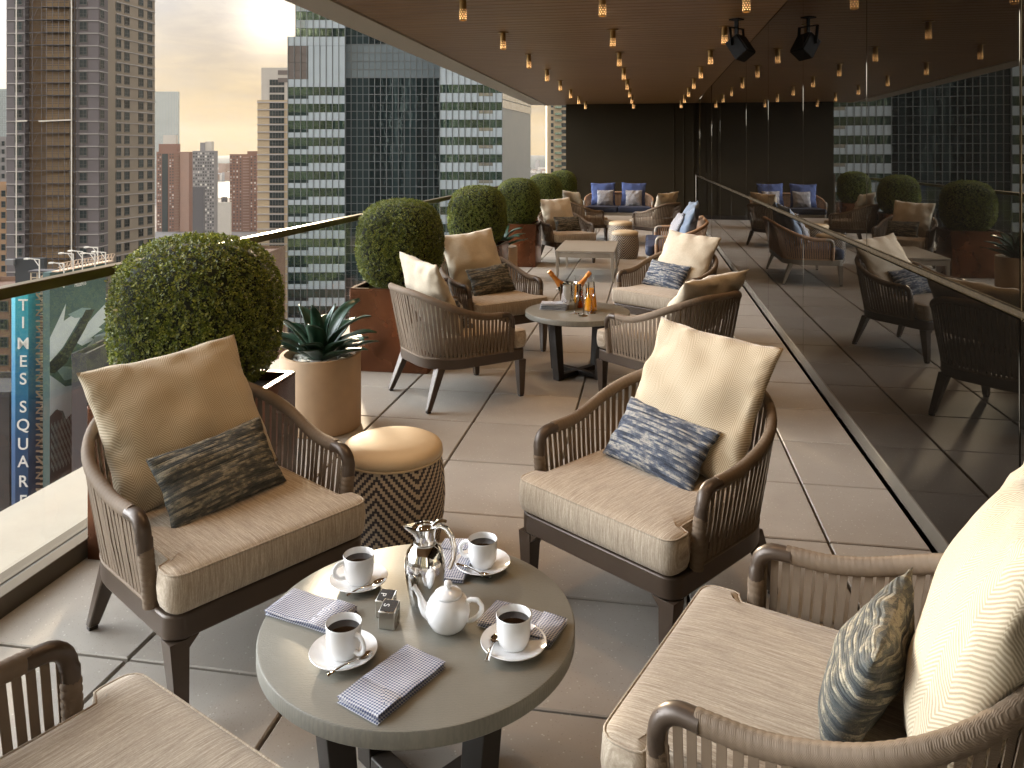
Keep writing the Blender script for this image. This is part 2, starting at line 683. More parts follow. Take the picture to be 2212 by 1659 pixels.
def m_drum():
    m, t, out = newmat('chevron_woven_drum')
    uv = t.coord('UV')
    s = t.n('ShaderNodeSeparateXYZ', {0: uv})
    u = t.math('SNAP', t.math('MULTIPLY', s.outputs[0], 4.0), 0.030)
    tri = t.math('PINGPONG', u, 0.5)
    v = t.math('ADD', t.math('MULTIPLY', s.outputs[1], 25.6), t.math('MULTIPLY', tri, 9.4))
    st = t.math('FRACT', v)
    f = t.math('GREATER_THAN', st, 0.5)
    fine = t.noise(t.scaled(uv, (240, 120, 1)), 1, 2)
    c = t.mix(f, (0.60, 0.50, 0.37), (0.018, 0.016, 0.035))
    c = t.mix(t.math('MULTIPLY', fine, 0.3), c, (0.25, 0.21, 0.17))
    wv = t.n('ShaderNodeTexBrick', {'Vector': t.scaled(uv, (1, 1, 1)), 'Scale': 60.0, 'Mortar Size': 0.03}).outputs[1]
    finish(t, out, c, 0.75, 0.0, t.bump(wv, 0.25, 0.003))
    return m


M['drum'] = m_drum()

# city
def m_glassy(name, col, rough=0.06, wav=0.02, scale=0.35, ior=1.9, var=0.5, tint=(1, 1, 1, 1)):
    """dark window glass of uneven flatness, as in a curtain wall."""
    m, t, out = newmat(name)
    co = t.coord()
    n = t.noise(co, scale, 3, 0.55)
    isl = t.n('ShaderNodeNewGeometry').outputs['Random Per Island']
    c = t.mix(isl, tuple(x * (1 - var) for x in col), tuple(x * (1 + var) for x in col))
    finish(t, out, c, rough, 0.0, t.bump(n, 1.0, wav), IOR=ior, Specular_Tint=tint)
    return m


M['tower_glass'] = m_glassy('green_tower_glass', (0.010, 0.022, 0.020), 0.03, 0.05, 0.14, 2.2, 0.5, (0.62, 0.86, 0.76, 1))
M['tower_glass_dark'] = m_glassy('dark_tower_glass', (0.008, 0.016, 0.018), 0.03, 0.06, 0.12, 1.6, 0.5, (0.50, 0.76, 0.9, 1))
M['side_glass'] = m_glassy('bright_tower_glass', (0.16, 0.16, 0.15), 0.05, 0.08, 0.2, 3.2, 0.15)
M['spandrel'] = plain('pale_spandrel_panel', (0.32, 0.385, 0.445), 0.25, 0.0, 0.05, 0.2)
M['spandrel_blue'] = plain('blue_grey_panel', (0.10, 0.135, 0.16), 0.3, 0.0, 0.08, 0.2)
M['mullion'] = plain('aluminium_mullion', (0.11, 0.125, 0.135), 0.4, 0.3, 0.1, 0.2)
M['brown_panel'] = plain('brown_louvre_panel', (0.10, 0.085, 0.08), 0.5, 0.0, 0.1, 0.2)
M['win'] = m_glassy('dark_window_pane', (0.018, 0.028, 0.032), 0.06, 0.05, 0.6, 1.22, 0.7)


def m_mixedwin():
    m, t, out = newmat('curtained_or_dark_window')
    isl = t.n('ShaderNodeNewGeometry').outputs['Random Per Island']
    rnd_ = t.n('ShaderNodeObjectInfo').outputs['Random']
    f = t.math('FRACT', t.math('ADD', isl, t.math('MULTIPLY', rnd_, 7.31)))
    c = t.ramp(f, [(0.0, (0.012, 0.014, 0.018)), (0.62, (0.035, 0.04, 0.05)), (0.70, (0.30, 0.29, 0.28)), (0.9, (0.62, 0.60, 0.56))], 'CONSTANT')
    finish(t, out, c, 0.3)
    return m


M['win_mixed'] = m_mixedwin()
M['win_frame'] = plain('window_frame', (0.08, 0.078, 0.075), 0.5)
M['grey_brick'] = plain('mauve_grey_brick', (0.105, 0.096, 0.106), 0.85, 0.0, 0.08, 0.3)
M['cream_brick'] = plain('cream_brick', (0.21, 0.18, 0.145), 0.85, 0.0, 0.08, 0.3)
M['band'] = plain('pale_stone_band', (0.32, 0.31, 0.31), 0.8, 0.0, 0.05, 0.3)
M['tan_sheath'] = plain('tan_sheathing', (0.145, 0.092, 0.045), 0.85, 0.0, 0.18, 0.25)
M['tan_light'] = plain('light_tan_sheathing', (0.22, 0.15, 0.08), 0.85, 0.0, 0.12, 0.25)
M['scaffold'] = plain('scaffold_steel', (0.07, 0.065, 0.07), 0.6, 0.3, 0.2, 0.3)
M['hoist_cable'] = plain('pale_hoist_mast', (0.55, 0.53, 0.48), 0.6)
M['red_brick'] = plain('red_brick', (0.16, 0.082, 0.06), 0.9, 0.0, 0.12, 0.05)
M['pink_brick'] = plain('pink_brick', (0.24, 0.155, 0.125), 0.9, 0.0, 0.1, 0.05)
M['tan_brick'] = plain('tan_brick', (0.26, 0.17, 0.10), 0.9, 0.0, 0.15, 0.1)
M['brown_brick'] = plain('brown_brick', (0.17, 0.105, 0.075), 0.9, 0.0, 0.15, 0.1)
M['grey_conc'] = plain('grey_concrete', (0.17, 0.17, 0.18), 0.85, 0.0, 0.1, 0.1)
M['dark_conc'] = plain('charcoal_concrete', (0.055, 0.055, 0.065), 0.8, 0.0, 0.1, 0.1)
M['pale_conc'] = plain('pale_concrete', (0.38, 0.365, 0.34), 0.8, 0.0, 0.08, 0.1)
M['beige_stone'] = plain('beige_stone', (0.34, 0.275, 0.185), 0.8, 0.0, 0.07, 0.1)
M['pale_glass'] = m_glassy('pale_blue_glass', (0.22, 0.27, 0.29), 0.15, 0.05, 0.1, 1.6, 0.1)
M['roof_dark'] = plain('tar_roof', (0.06, 0.055, 0.055), 0.95, 0.0, 0.3, 0.1)
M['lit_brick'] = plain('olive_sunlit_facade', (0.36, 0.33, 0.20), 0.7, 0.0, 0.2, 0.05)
M['street'] = plain('city_ground', (0.075, 0.07, 0.068), 0.9, 0.0, 0.4, 0.02)
M['hill'] = plain('wooded_hill', (0.055, 0.065, 0.06), 0.95, 0.0, 0.3, 0.002)
M['truss'] = plain('weathered_truss', (0.52, 0.40, 0.30), 0.6, 0.1, 0.2, 0.5)
M['white_metal'] = plain('white_bracket', (0.65, 0.65, 0.63), 0.5)
M['letter'] = plain('white_sign_letter', (0.78, 0.78, 0.78), 0.5)
M['mural_teal'] = plain('dark_teal_print', (0.055, 0.105, 0.105), 0.6, 0.0, 0.15, 0.2)
M['mural_black'] = plain('black_print', (0.018, 0.022, 0.028), 0.6)
M['mural_white'] = plain('pale_blue_print', (0.50, 0.58, 0.62), 0.6, 0.0, 0.06, 0.2)
M['mural_grey'] = plain('sea_grey_print', (0.20, 0.30, 0.31), 0.6, 0.0, 0.1, 0.2)


def m_water():
    m, t, out = newmat('river_water')
    co = t.coord()
    finish(t, out, (0.10, 0.12, 0.13), 0.18, 0.0, t.bump(t.noise(co, 0.05, 4), 0.4, 1.0), IOR=1.6)
    return m


M['water'] = m_water()


def m_sign():
    m, t, out = newmat('blue_graded_sign')
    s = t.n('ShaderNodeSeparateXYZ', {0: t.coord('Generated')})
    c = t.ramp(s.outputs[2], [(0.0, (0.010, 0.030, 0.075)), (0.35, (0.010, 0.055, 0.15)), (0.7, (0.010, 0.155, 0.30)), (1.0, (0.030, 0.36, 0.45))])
    finish(t, out, c, 0.45)
    return m


M['sign_blue'] = m_sign()
# ------------------------------------------------------------------ terrace shell
CEIL = 2.90
WALLX = 1.15          # face of the mirror wall
BACKY = 20.17
Y0 = -3.4            # the floor and the balustrade run on behind the viewer
YC = -0.9            # where the roof and the mirror wall begin
TILE = 0.5903
TX0, TY0 = -1.63, 4.03


def build_floor():
    mb = MB()
    rnd = random.Random(3)
    g = 0.0055
    i0 = -1
    xs = [TX0 + TILE * i for i in range(-1, 6)]
    ys = [TY0 + TILE * j for j in range(-13, 29)]
    c = 0.004
    for xa, xb in zip(xs, xs[1:]):
        xa2, xb2 = max(xa, -2.21), min(xb, WALLX - 0.02)
        if xb2 - xa2 < 0.05:
            continue
        for ya, yb in zip(ys, ys[1:]):
            yb2 = min(yb, BACKY)
            if yb2 - ya < 0.03:
                continue
            z = rnd.uniform(-0.0012, 0.0008)
            a, b, p, q = xa2 + g, xb2 - g, ya + g, yb2 - g
            t1 = z
            vs = [(a, p, -0.05), (b, p, -0.05), (b, q, -0.05), (a, q, -0.05),
                  (a, p, t1 - c), (b, p, t1 - c), (b, q, t1 - c), (a, q, t1 - c),
                  (a + c, p + c, t1), (b - c, p + c, t1), (b - c, q - c, t1), (a + c, q - c, t1)]
            fs = [(8, 9, 10, 11)]
            for k in range(4):
                k2 = (k + 1) % 4
                fs += [(k, k2, 4 + k2, 4 + k), (4 + k, 4 + k2, 8 + k2, 8 + k)]
            mb.add(vs, fs)
    fl = tag(mb.build('terrace_floor', M['paver'], fix=False), kind='structure')
    b = MB().box(-2.36, WALLX, Y0, BACKY, -0.30, -0.05)
    b.build('joint_bed', M['joint'], fl)
    e = MB().box(-3.05, -2.42, Y0, 20.6, -0.30, 0.015)
    for k in range(12):
        pass
    le = MB()
    ys = [Y0 + 1.83 * k for k in range(14)]
    for a, b in zip(ys, ys[1:]):
        le.box(-2.85, -2.42, a + 0.004, min(b, 20.6) - 0.004, -0.05, 0.012)
    le.build('stone_ledge', M['ledge'], fl, bevel=0.006)
    MB().box(-2.84, -2.36, Y0, 20.6, -0.32, -0.051).build('ledge_slab', M['grey_conc'], fl)
    return fl


build_floor()


def build_ceiling():
    mb = MB()
    y = YC
    while y < 20.35:
        mb.box(-2.60, WALLX - 0.002, y, y + 0.143, CEIL, CEIL + 0.02)
        y += 0.152
    ce = tag(mb.build('ceiling', M['soffit'], bevel=0.003, seg=1), kind='structure')
    MB().box(-2.62, WALLX, YC, 20.36, CEIL + 0.021, CEIL + 0.10).build('backing_board', M['joint'], ce)
    f = MB()
    f.box(-2.70, -2.62, YC, 20.44, CEIL - 0.012, CEIL + 0.30)
    f.box(-3.03, -2.702, YC, 20.44, CEIL + 0.004, CEIL + 0.30)
    f.box(-2.62, WALLX, 20.365, 20.44, CEIL - 0.012, CEIL + 0.30)
    f.build('fascia', M['fascia'], ce, bevel=0.004)
    # storeys above, beside and below the terrace: what the towers opposite mirror
    u = MB()
    u.mi = 0
    u.box(-3.02, 12.0, YC, 20.44, CEIL + 0.31, 46.0)
    u.box(1.32, 12.0, YC, 20.44, -76.0, CEIL + 0.30)
    u.box(-3.03, 1.30, Y0, 20.5, -76.0, -0.33)
    u.mi = 1
    for k in range(11):
        z = 4.6 + 3.7 * k
        for j in range(13):
            yy = YC + 0.7 + 1.55 * j
            u.box(-3.06, -3.021, yy, yy + 0.95, z, z + 2.1)
    u.build('upper_storeys', [plain('dark_stone_facade', (0.07, 0.06, 0.045), 0.8), M['win']], ce)


build_ceiling()


def build_mirror_wall():
    w = empty('mirror_wall', (WALLX, 8, 0), 0, 'dark mirrored glass wall reflecting the terrace along its inner side', 'mirror wall')
    seams = [2.715 + 1.775 * k for k in range(-3, 10)]
    ys = [YC] + [s for s in seams if YC + 0.1 < s < BACKY] + [BACKY]
    first = None
    rnd = random.Random(8)
    for a, b in zip(ys, ys[1:]):
        for z0, z1 in ((0.088, 1.083), (1.117, CEIL - 0.001)):
            mb = MB().box(0, 0.012, a + 0.004 - 8, b - 0.004 - 8, z0, z1)
            o = mb.build('glass_panel', M['mirror'] if z0 > 1 else M['mirror_low'], w, bevel=0.002, seg=1)
            o.rotation_euler = (0, 0, rnd.uniform(-0.0006, 0.0006))
    st = MB()
    for s in ys[1:-1]:
        st.box(0.002, 0.02, s - 0.0035 - 8, s + 0.0035 - 8, 0.09, CEIL)
    st.box(0.016, 0.15, YC - 8, BACKY - 8, 0.0, CEIL)
    st.build('seam_frame', M['brass_dark'], w)
    MB().box(-0.004, 0.014, YC - 8, BACKY - 8, 1.089, 1.111).build('trim_strip', M['strip'], w, bevel=0.003)
    MB().box(-0.006, 0.03, YC - 8, BACKY - 8, 0.0, 0.086).build('base_rail', M['rail_paint'], w, bevel=0.004)


build_mirror_wall()


def build_back_wall():
    w = empty('end_wall', (-0.5, BACKY, 0), 0, 'dark olive end wall behind the blue sofa', 'wall')
    MB().box(-1.60, 1.645, 0, 0.16, 0, CEIL - 0.002).build('wall_face', M['wall_dark'], w)
    MB().box(-1.60, 1.64, -0.014, -0.001, 0, 0.10).build('skirting', M['dark_bronze'], w, bevel=0.004)
    d = MB()
    for x in (1.10, 1.34, 1.58):
        d.box(x, x + 0.03, -0.012, -0.001, 0.11, CEIL - 0.01)
    d.build('door_jamb', M['wall_dark'], w, bevel=0.004)


build_back_wall()


def build_railing():
    r = empty('glass_balustrade', (-2.28, 8, 0), 0, 'clear glass balustrade with bronze handrail along the open side', 'railing')
    joints = [4.85 + 1.5 * k for k in range(-6, 11)]
    ys = [j for j in joints if Y0 < j < 20.1] + [20.12]
    ys = [Y0] + ys
    for a, b in zip(ys, ys[1:]):
        MB().box(-0.007, 0.007, a + 0.006 - 8, b - 0.006 - 8, 0.03, 1.092).build('glass_panel', M['clear'], r)
    MB().box(-0.027, 0.027, Y0 - 8, 20.12 - 8, 1.086, 1.128).build('handrail', M['brass_dark'], r, bevel=0.004)
    c = MB()
    c.box(0.010, 0.069, Y0 - 8, 20.12 - 8, -0.04, 0.067)
    c.box(-0.075, -0.010, Y0 - 8, 20.12 - 8, -0.04, 0.060)
    c.build('base_channel', M['rail_paint'], r, bevel=0.004)
    MB().box(-0.0095, 0.0095, Y0 - 8, 20.12 - 8, 0.0, 0.058).build('gasket', M['gasket'], r)
    MB().box(-0.14, -0.0755, Y0 - 8, 20.12 - 8, -0.05, -0.02).build('gutter', M['gasket'], r)
    # glass return to the end wall
    MB().box(0.008, 0.17, 12.06, 12.075, 0.07, 1.12).build('return_panel', M['clear'], r)
    MB().box(0.17, 0.20, 12.05, 12.085, 0.0, 1.14).build('end_post', M['rail_paint'], r, bevel=0.003)


build_railing()


# ------------------------------------------------------------------ ceiling lamps
def make_lamp():
    r = empty('ceiling_lamp', (0, 0, CEIL))
    MB().lathe([(0, -0.001), (0.055, -0.001), (0.058, -0.004), (0.058, -0.009), (0.0, -0.009)], 24).build('mount_plate', M['brass'], r, smooth=40)
    b = MB()
    b.lathe([(0.026, -0.009), (0.030, -0.012), (0.030, -0.172), (0.031, -0.180), (0.028, -0.182), (0.026, -0.176), (0.026, -0.03), (0, -0.03)], 24)
    bo = b.build('lamp_body', M['brass'], r, smooth=40)
    p = MB()
    rnd = random.Random(5)
    for k, z in enumerate((-0.095, -0.113, -0.131, -0.149, -0.165)):
        for j in range(9):
            a = 2 * PI * (j + 0.5 * (k % 2)) / 9
            s = (0.0014, 0.0020, 0.0025, 0.0028, 0.0028)[k]
            c = Vector((math.cos(a) * 0.0303, math.sin(a) * 0.0303, z))
            t = Vector((-math.sin(a), math.cos(a), 0))
            vs = [c + t * (s * math.cos(q * PI / 3)) + Vector((0, 0, s * math.sin(q * PI / 3))) for q in range(6)]
            p.add(vs, [tuple(range(6))])
    p.build('perforation', M['bulb'], bo, fix=False)
    d = MB()
    d.add([(0.0225 * math.cos(2 * PI * j / 20), 0.0255 * math.sin(2 * PI * j / 20), -0.172) for j in range(20)], [tuple(range(20))[::-1]])
    d.build('bulb', M['bulb'], r, fix=False)
    L = bpy.data.lights.new('lamp_spot', 'SPOT')
    L.energy = LAMP_W
    L.color = (1.0, 0.62, 0.32)
    L.spot_size = R(92)
    L.spot_blend = 0.85
    L.shadow_soft_size = 0.025
    lo = bpy.data.objects.new('lamp_light', L)
    COL.objects.link(lo)
    lo.parent = r
    lo.location = (0, 0, -0.186)
    return r


ROWS = ((-1.525, 'row nearest the railing'), (-0.37, 'middle row'), (0.75, 'row nearest the mirror wall'))
lamp0 = make_lamp()
first = True
for x, row in ROWS:
    for k in range(-2, 8):
        o = lamp0 if first else copy_tree(lamp0)
        first = False
        o.location = (x, 6.40 + 1.83 * k, CEIL)
        far = ORD[max(k, 0)]
        if k < 0:  # unseen lamps added to bring warm light over the front chairs
            tag(o, 'added brass ceiling lamp, out of view above the front chairs in the %s' % row, 'ceiling lamp', 'pierced brass lamps on the ceiling')
            continue
        tag(o, 'brass pierced ceiling lamp, %s from the front in the %s' % (far, row) if k < 7 else 'brass pierced ceiling lamp at the far end of the %s' % row,
            'ceiling lamp', 'pierced brass lamps on the ceiling')

# ------------------------------------------------------------------ loudspeaker
sp = empty('loudspeaker', (0.86, 7.76, 2.62), R(48), 'black box loudspeaker hung under the ceiling beside the mirror wall', 'loudspeaker')
Mt = Matrix.Rotation(R(-36), 4, 'X') @ Matrix.Rotation(R(8), 4, 'Z')
MB().box(-0.085, 0.085, -0.066, 0.08, -0.105, 0.105, Mt).build('cabinet', M['black_box'], sp, bevel=0.01)
MB().box(-0.077, 0.077, -0.074, -0.067, -0.097, 0.097, Mt).build('grille', plain('speaker_grille', (0.05, 0.05, 0.048), 0.7), sp, bevel=0.003)
b = MB()
b.bar((0, 0.05, 0.12), (0, 0.05, 0.279), 0.04, 0.012)
b.box(-0.05, 0.05, 0.0, 0.10, 0.268, 0.279)
b.bar((-0.10, 0.03, 0.02), (-0.10, 0.05, 0.19), 0.03, 0.008)
b.bar((0.10, 0.03, 0.02), (0.10, 0.05, 0.19), 0.03, 0.008)
b.bar((-0.104, 0.05, 0.19), (0.104, 0.05, 0.19), 0.03, 0.008)
b.build('bracket', M['black_box'], sp)
# ------------------------------------------------------------------ furniture
def ring(mb, outl, t, z0, z1):
    """a rail of thickness t inside the closed plan outl, z0 to z1."""
    n = len(outl)
    P = [Vector((p[0], p[1])) for p in outl]
    nr = []
    for i in range(n):
        d = (P[(i + 1) % n] - P[i - 1]).normalized()
        nr.append(Vector((-d.y, d.x)))
    vs = []
    for i in range(n):
        q = P[i] + nr[i] * t
        vs += [(P[i].x, P[i].y, z0), (P[i].x, P[i].y, z1), (q.x, q.y, z1), (q.x, q.y, z0)]
    fs = []
    for i in range(n):
        a, b = i * 4, ((i + 1) % n) * 4
        for k in range(4):
            k2 = (k + 1) % 4
            fs.append((a + k, b + k, b + k2, a + k2))
    return mb.add(vs, fs)


def u_path(hwf, hwb, yf, yb, r, n=9):
    """open plan line: left front end, round the back, right front end."""
    poly = [(-hwf, yf), (-hwb, yb), (hwb, yb), (hwf, yf)]
    return rounded(poly, [0, r, r, 0], n)


def cushion_mesh(outl, z0, z1, crown=0.012):
    P = [Vector((p[0], p[1])) for p in outl]
    n = len(P)
    nr = []
    for i in range(n):
        d = (P[(i + 1) % n] - P[i - 1]).normalized()
        nr.append(Vector((-d.y, d.x)))
    c = sum(P, Vector((0, 0))) / n
    mb = MB()
    loops = []
    for ins, z in ((0.020, z0), (0.006, z0 + 0.010), (0.0, z0 + 0.03), (-0.003, (z0 + z1) / 2), (0.0, z1 - 0.022), (0.004, z1 - 0.008), (0.014, z1 - 0.001), (0.03, z1 + 0.003)):
        loops.append([(p.x + q.x * ins, p.y + q.y * ins, z) for p, q in zip(P, nr)])
    base = [Vector((p.x + q.x * 0.03, p.y + q.y * 0.03)) for p, q in zip(P, nr)]
    for s, dz, it in ((0.94, 0.005, 3), (0.82, 0.008, 12), (0.6, 0.0105, 20), (0.35, 0.012, 20), (0.1, 0.0125, 10)):
        for _ in range(it):
            base = [(base[i - 1] + base[i] * 2 + base[(i + 1) % n]) / 4 for i in range(n)]
        loops.append([(c.x + (p.x - c.x) * s, c.y + (p.y - c.y) * s, z1 + dz * crown / 0.012) for p in base])
    vs = [p for l in loops for p in l]
    fs = []
    for k in range(len(loops) - 1):
        for i in range(n):
            i2 = (i + 1) % n
            fs.append((k * n + i, k * n + i2, (k + 1) * n + i2, (k + 1) * n + i))
    fs.append(tuple(range(n))[::-1])
    fs.append(tuple((len(loops) - 1) * n + i for i in range(n)))
    mb.add(vs, fs)
    edge = [(p.x + q.x * 0.005, p.y + q.y * 0.005, z1 - 0.006) for p, q in zip(P, nr)]
    return mb, edge


ARMH, BACKH = 0.565, 0.735


def make_chair(name, hw=0.335, seats=1, rope='rope', metal='bronze', fabric='seat'):
    r = empty(name)
    rm, mm, fm = M[rope], M[metal], M[fabric]
    e = hw - 0.335
    # frame
    yb, yf = 0.33, -0.36
    outl = rounded([(-hw, yf), (hw, yf), (hw, yb), (-hw, yb)], [0.05, 0.05, 0.25, 0.25], 9)
    f = MB()
    ring(f, outl, 0.042, 0.252, 0.322)
    f.box(-hw + 0.03, hw - 0.03, -0.02, 0.02, 0.262, 0.30)
    f.build('seat_frame', mm, r, bevel=0.006)
    MB().box(-hw + 0.03, hw - 0.03, yf + 0.03, 0.18, 0.300, 0.312).build('seat_deck', M['dark_bronze'], r)
    # legs
    for s in (-1, 1):
        g = MB()
        x1 = s * (hw - 0.002)
        xi = s * (hw - 0.058)
        fx, fy = s * (hw - 0.040), -0.357
        top = [(x1, yf + 0.001), (x1, yf + 0.058), (xi, yf + 0.058), (xi, yf + 0.001)]
        h = 0.017
        bot = [(fx + s * h, fy - h + 0.016), (fx + s * h, fy + h + 0.016), (fx - s * h, fy + h + 0.016), (fx - s * h, fy - h + 0.016)]
        g.hexa([(x, y, 0.012) for x, y in bot] + [(x, y, 0.251) for x, y in top])
        # fillets where the leg meets the rails
        g.hexa([(xi, yf + 0.004, 0.222), (xi - s * 0.001, yf + 0.004, 0.222), (xi - s * 0.001, yf + 0.05, 0.222), (xi, yf + 0.05, 0.222),
                (xi, yf + 0.004, 0.251), (xi - s * 0.03, yf + 0.004, 0.251), (xi - s * 0.03, yf + 0.05, 0.251), (xi, yf + 0.05, 0.251)])
        lg = g.build('leg', mm, r, bevel=0.008, seg=3)
        MB().box(fx - 0.014, fx + 0.014, fy + 0.002, fy + 0.030, 0.0, 0.012).build('foot_glide', M['dark_bronze'], lg)
        g = MB()
        tx, ty = s * (hw - 0.085), 0.235
        bx, by = s * (hw - 0.052), 0.335
        g.hexa([(bx - 0.018, by - 0.016, 0.012), (bx + 0.018, by - 0.016, 0.012), (bx + 0.018, by + 0.016, 0.012), (bx - 0.018, by + 0.016, 0.012),
                (tx - 0.034, ty - 0.024, 0.26), (tx + 0.034, ty - 0.024, 0.26), (tx + 0.034, ty + 0.030, 0.26), (tx - 0.034, ty + 0.030, 0.26)])
        lg = g.build('leg', mm, r, bevel=0.006)
        MB().box(bx - 0.014, bx + 0.014, by - 0.012, by + 0.012, 0.0, 0.012).build('foot_glide', M['dark_bronze'], lg)
    # top rail
    plan = u_path(hw + 0.017, hw + 0.035, -0.235, 0.405, 0.30, 12)
    L = sum((Vector(b) - Vector(a)).length for a, b in zip(plan, plan[1:]))

    def railpt(s):
        p = resample_at(plan_pts, s)
        q = 2 * min(s, 1 - s)
        if seats > 1:
            q = min(1.0, q * L / 1.9)
        return Vector((p.x, p.y, ARMH + (BACKH - ARMH) * smoothstep(0.16, 0.88, q)))

    plan_pts = resample([Vector((a, b, 0)) for a, b in plan], 400)

    def resample_at(pp, s):
        t = max(0, min(len(pp) - 1.0001, s * (len(pp) - 1)))
        i = int(t)
        return pp[i].lerp(pp[i + 1], t - i)

    s0 = 0.075 / L                     # where the wrapping begins
    n = int(L / 0.0044)
    pts, rad = [], []
    for i in range(n):
        s = s0 + (1 - 2 * s0) * i / (n - 1)
        pts.append(railpt(s))
        rad.append(0.0210 if i % 4 < 3 else 0.0202)
    rl = MB().tube(pts, rad, 12, sx=0.92, sy=1.12, up=(0, 0, 1)).build('wrapped_rail', rm, r, smooth=60)
    for s in (-1, 1):
        x = s * (hw + 0.017)
        # bare metal bend
        pts = [Vector((x - s * 0.004, -0.2375, 0.475)), Vector((x - s * 0.003, -0.237, 0.510))]
        for k in range(7):
            a = PI / 2 * k / 6
            pts.append(Vector((x, -0.235 + 0.052 * (1 - math.cos(a)), ARMH - 0.052 + 0.052 * math.sin(a))))
        pts.append(railpt(s0 * 1.15 if s < 0 else 1 - s0 * 1.15))
        MB().tube(pts, 0.0215, 14, sx=0.92, sy=1.05, up=(s, 0, 0)).build('arm_corner', mm, r, smooth=60)
        # wrapped post
        n = 40
        pts = [Vector((x - s * (0.020 - 0.016 * i / (n - 1)), -0.2375, 0.318 + 0.168 * i / (n - 1))) for i in range(n)]
        rad = [0.0225 if i % 4 < 3 else 0.0205 for i in range(n)]
        MB().tube(pts, rad, 12, up=(0, 1, 0)).build('wrapped_post', rm, r, smooth=60)
    # straps between frame and rail
    low = u_path(hw - 0.006, hw - 0.006, -0.235, yb - 0.006, 0.244, 12)
    low_pts = resample([Vector((a, b, 0.316)) for a, b in low], 400)
    m = int(L / 0.0285)
    st = MB()
    rnd = random.Random(11)
    for i in range(m):
        s = (i + 0.5) / m
        if s < s0 * 1.0 or s > 1 - s0 * 1.0:
            pass
        a, b = resample_at(low_pts, s), railpt(max(0.03, min(0.97, s)) if False else s)
        if s < s0 or s > 1 - s0:
            b.z = ARMH - 0.004
        d = railpt(min(1, s + 0.01)) - railpt(max(0, s - 0.01))
        d.z = 0
        d.normalize()
        out = Vector((d.y, -d.x, 0))
        if out.dot(Vector((a.x, a.y - 0.0, 0))) < 0:
            out = -out
        w = 0.0190
        sag = rnd.uniform(-0.002, 0.002)
        mid = a.lerp(b, 0.5) + out * sag
        for off in (0.0135,):
            A = a + out * (0.004 if off > 0 else -0.010)
            B = b + out * off
            C = mid + out * (off * 0.75)
            Dx = d * rnd.uniform(-0.0012, 0.0012)
            vs = []
            for q in (A, C + Dx, B + Dx):
                for ww, tt in ((-w / 2, -0.0012), (w / 2, -0.0012), (w / 2, 0.0012), (-w / 2, 0.0012)):
                    vs.append(q + d * ww + out * tt)
            fs = []
            for k in (0, 4):
                for j in range(4):
                    j2 = (j + 1) % 4
                    fs.append((k + j, k + j2, k + 4 + j2, k + 4 + j))
            st.add(vs, fs)
    st.build('woven_straps', rm, r, fix=False)
    lo = MB()
    pts = [p + Vector((0, 0, 0.004)) for p in low_pts[6:-6:4]]
    lo.tube(pts, 0.009, 8, up=(0, 0, 1)).build('strap_base_cord', rm, r, smooth=60)
    # seat cushions
    c0, c1 = 0.326, 0.446
    wd = 2 * hw / seats
    for k in range(seats):
        xa = -hw + wd * k
        xb = xa + wd
        la, lb = (k == 0), (k == seats - 1)
        ia, ib = (0.040 if la else 0.003), (0.040 if lb else 0.003)
        fa, fb = (-0.002 if la else 0.003), (-0.002 if lb else 0.003)
        poly = [(xa + fa, -0.376), (xb - fb, -0.376), (xb - fb, -0.272)]
        rad = [0.045, 0.045, 0.02 if lb else 0]
        if lb:
            poly.append((xb - ib, -0.262))
            rad.append(0.008)
        poly.append((xb - ib, 0.262))
        rad.append(0.17 if lb else 0.03)
        poly.append((xa + ia, 0.262))
        rad.append(0.17 if la else 0.03)
        if la:
            poly += [(xa + ia, -0.262)]
            rad += [0.008]
        poly.append((xa + fa, -0.272))
        rad.append(0.02 if la else 0)
        pl = rounded(poly, rad, 6)
        pl = [tuple(p.xy) for p in resample([Vector((a, b, 0)) for a, b in pl], 120, True)]
        mb, edge = cushion_mesh(pl, c0, c1)
        cu = mb.build('seat_cushion', fm, r, smooth=70)
        MB().tube(edge, 0.0032, 6, closed=True, up=(0, 0, 1)).build('piping', fm, cu, smooth=80)
    return r


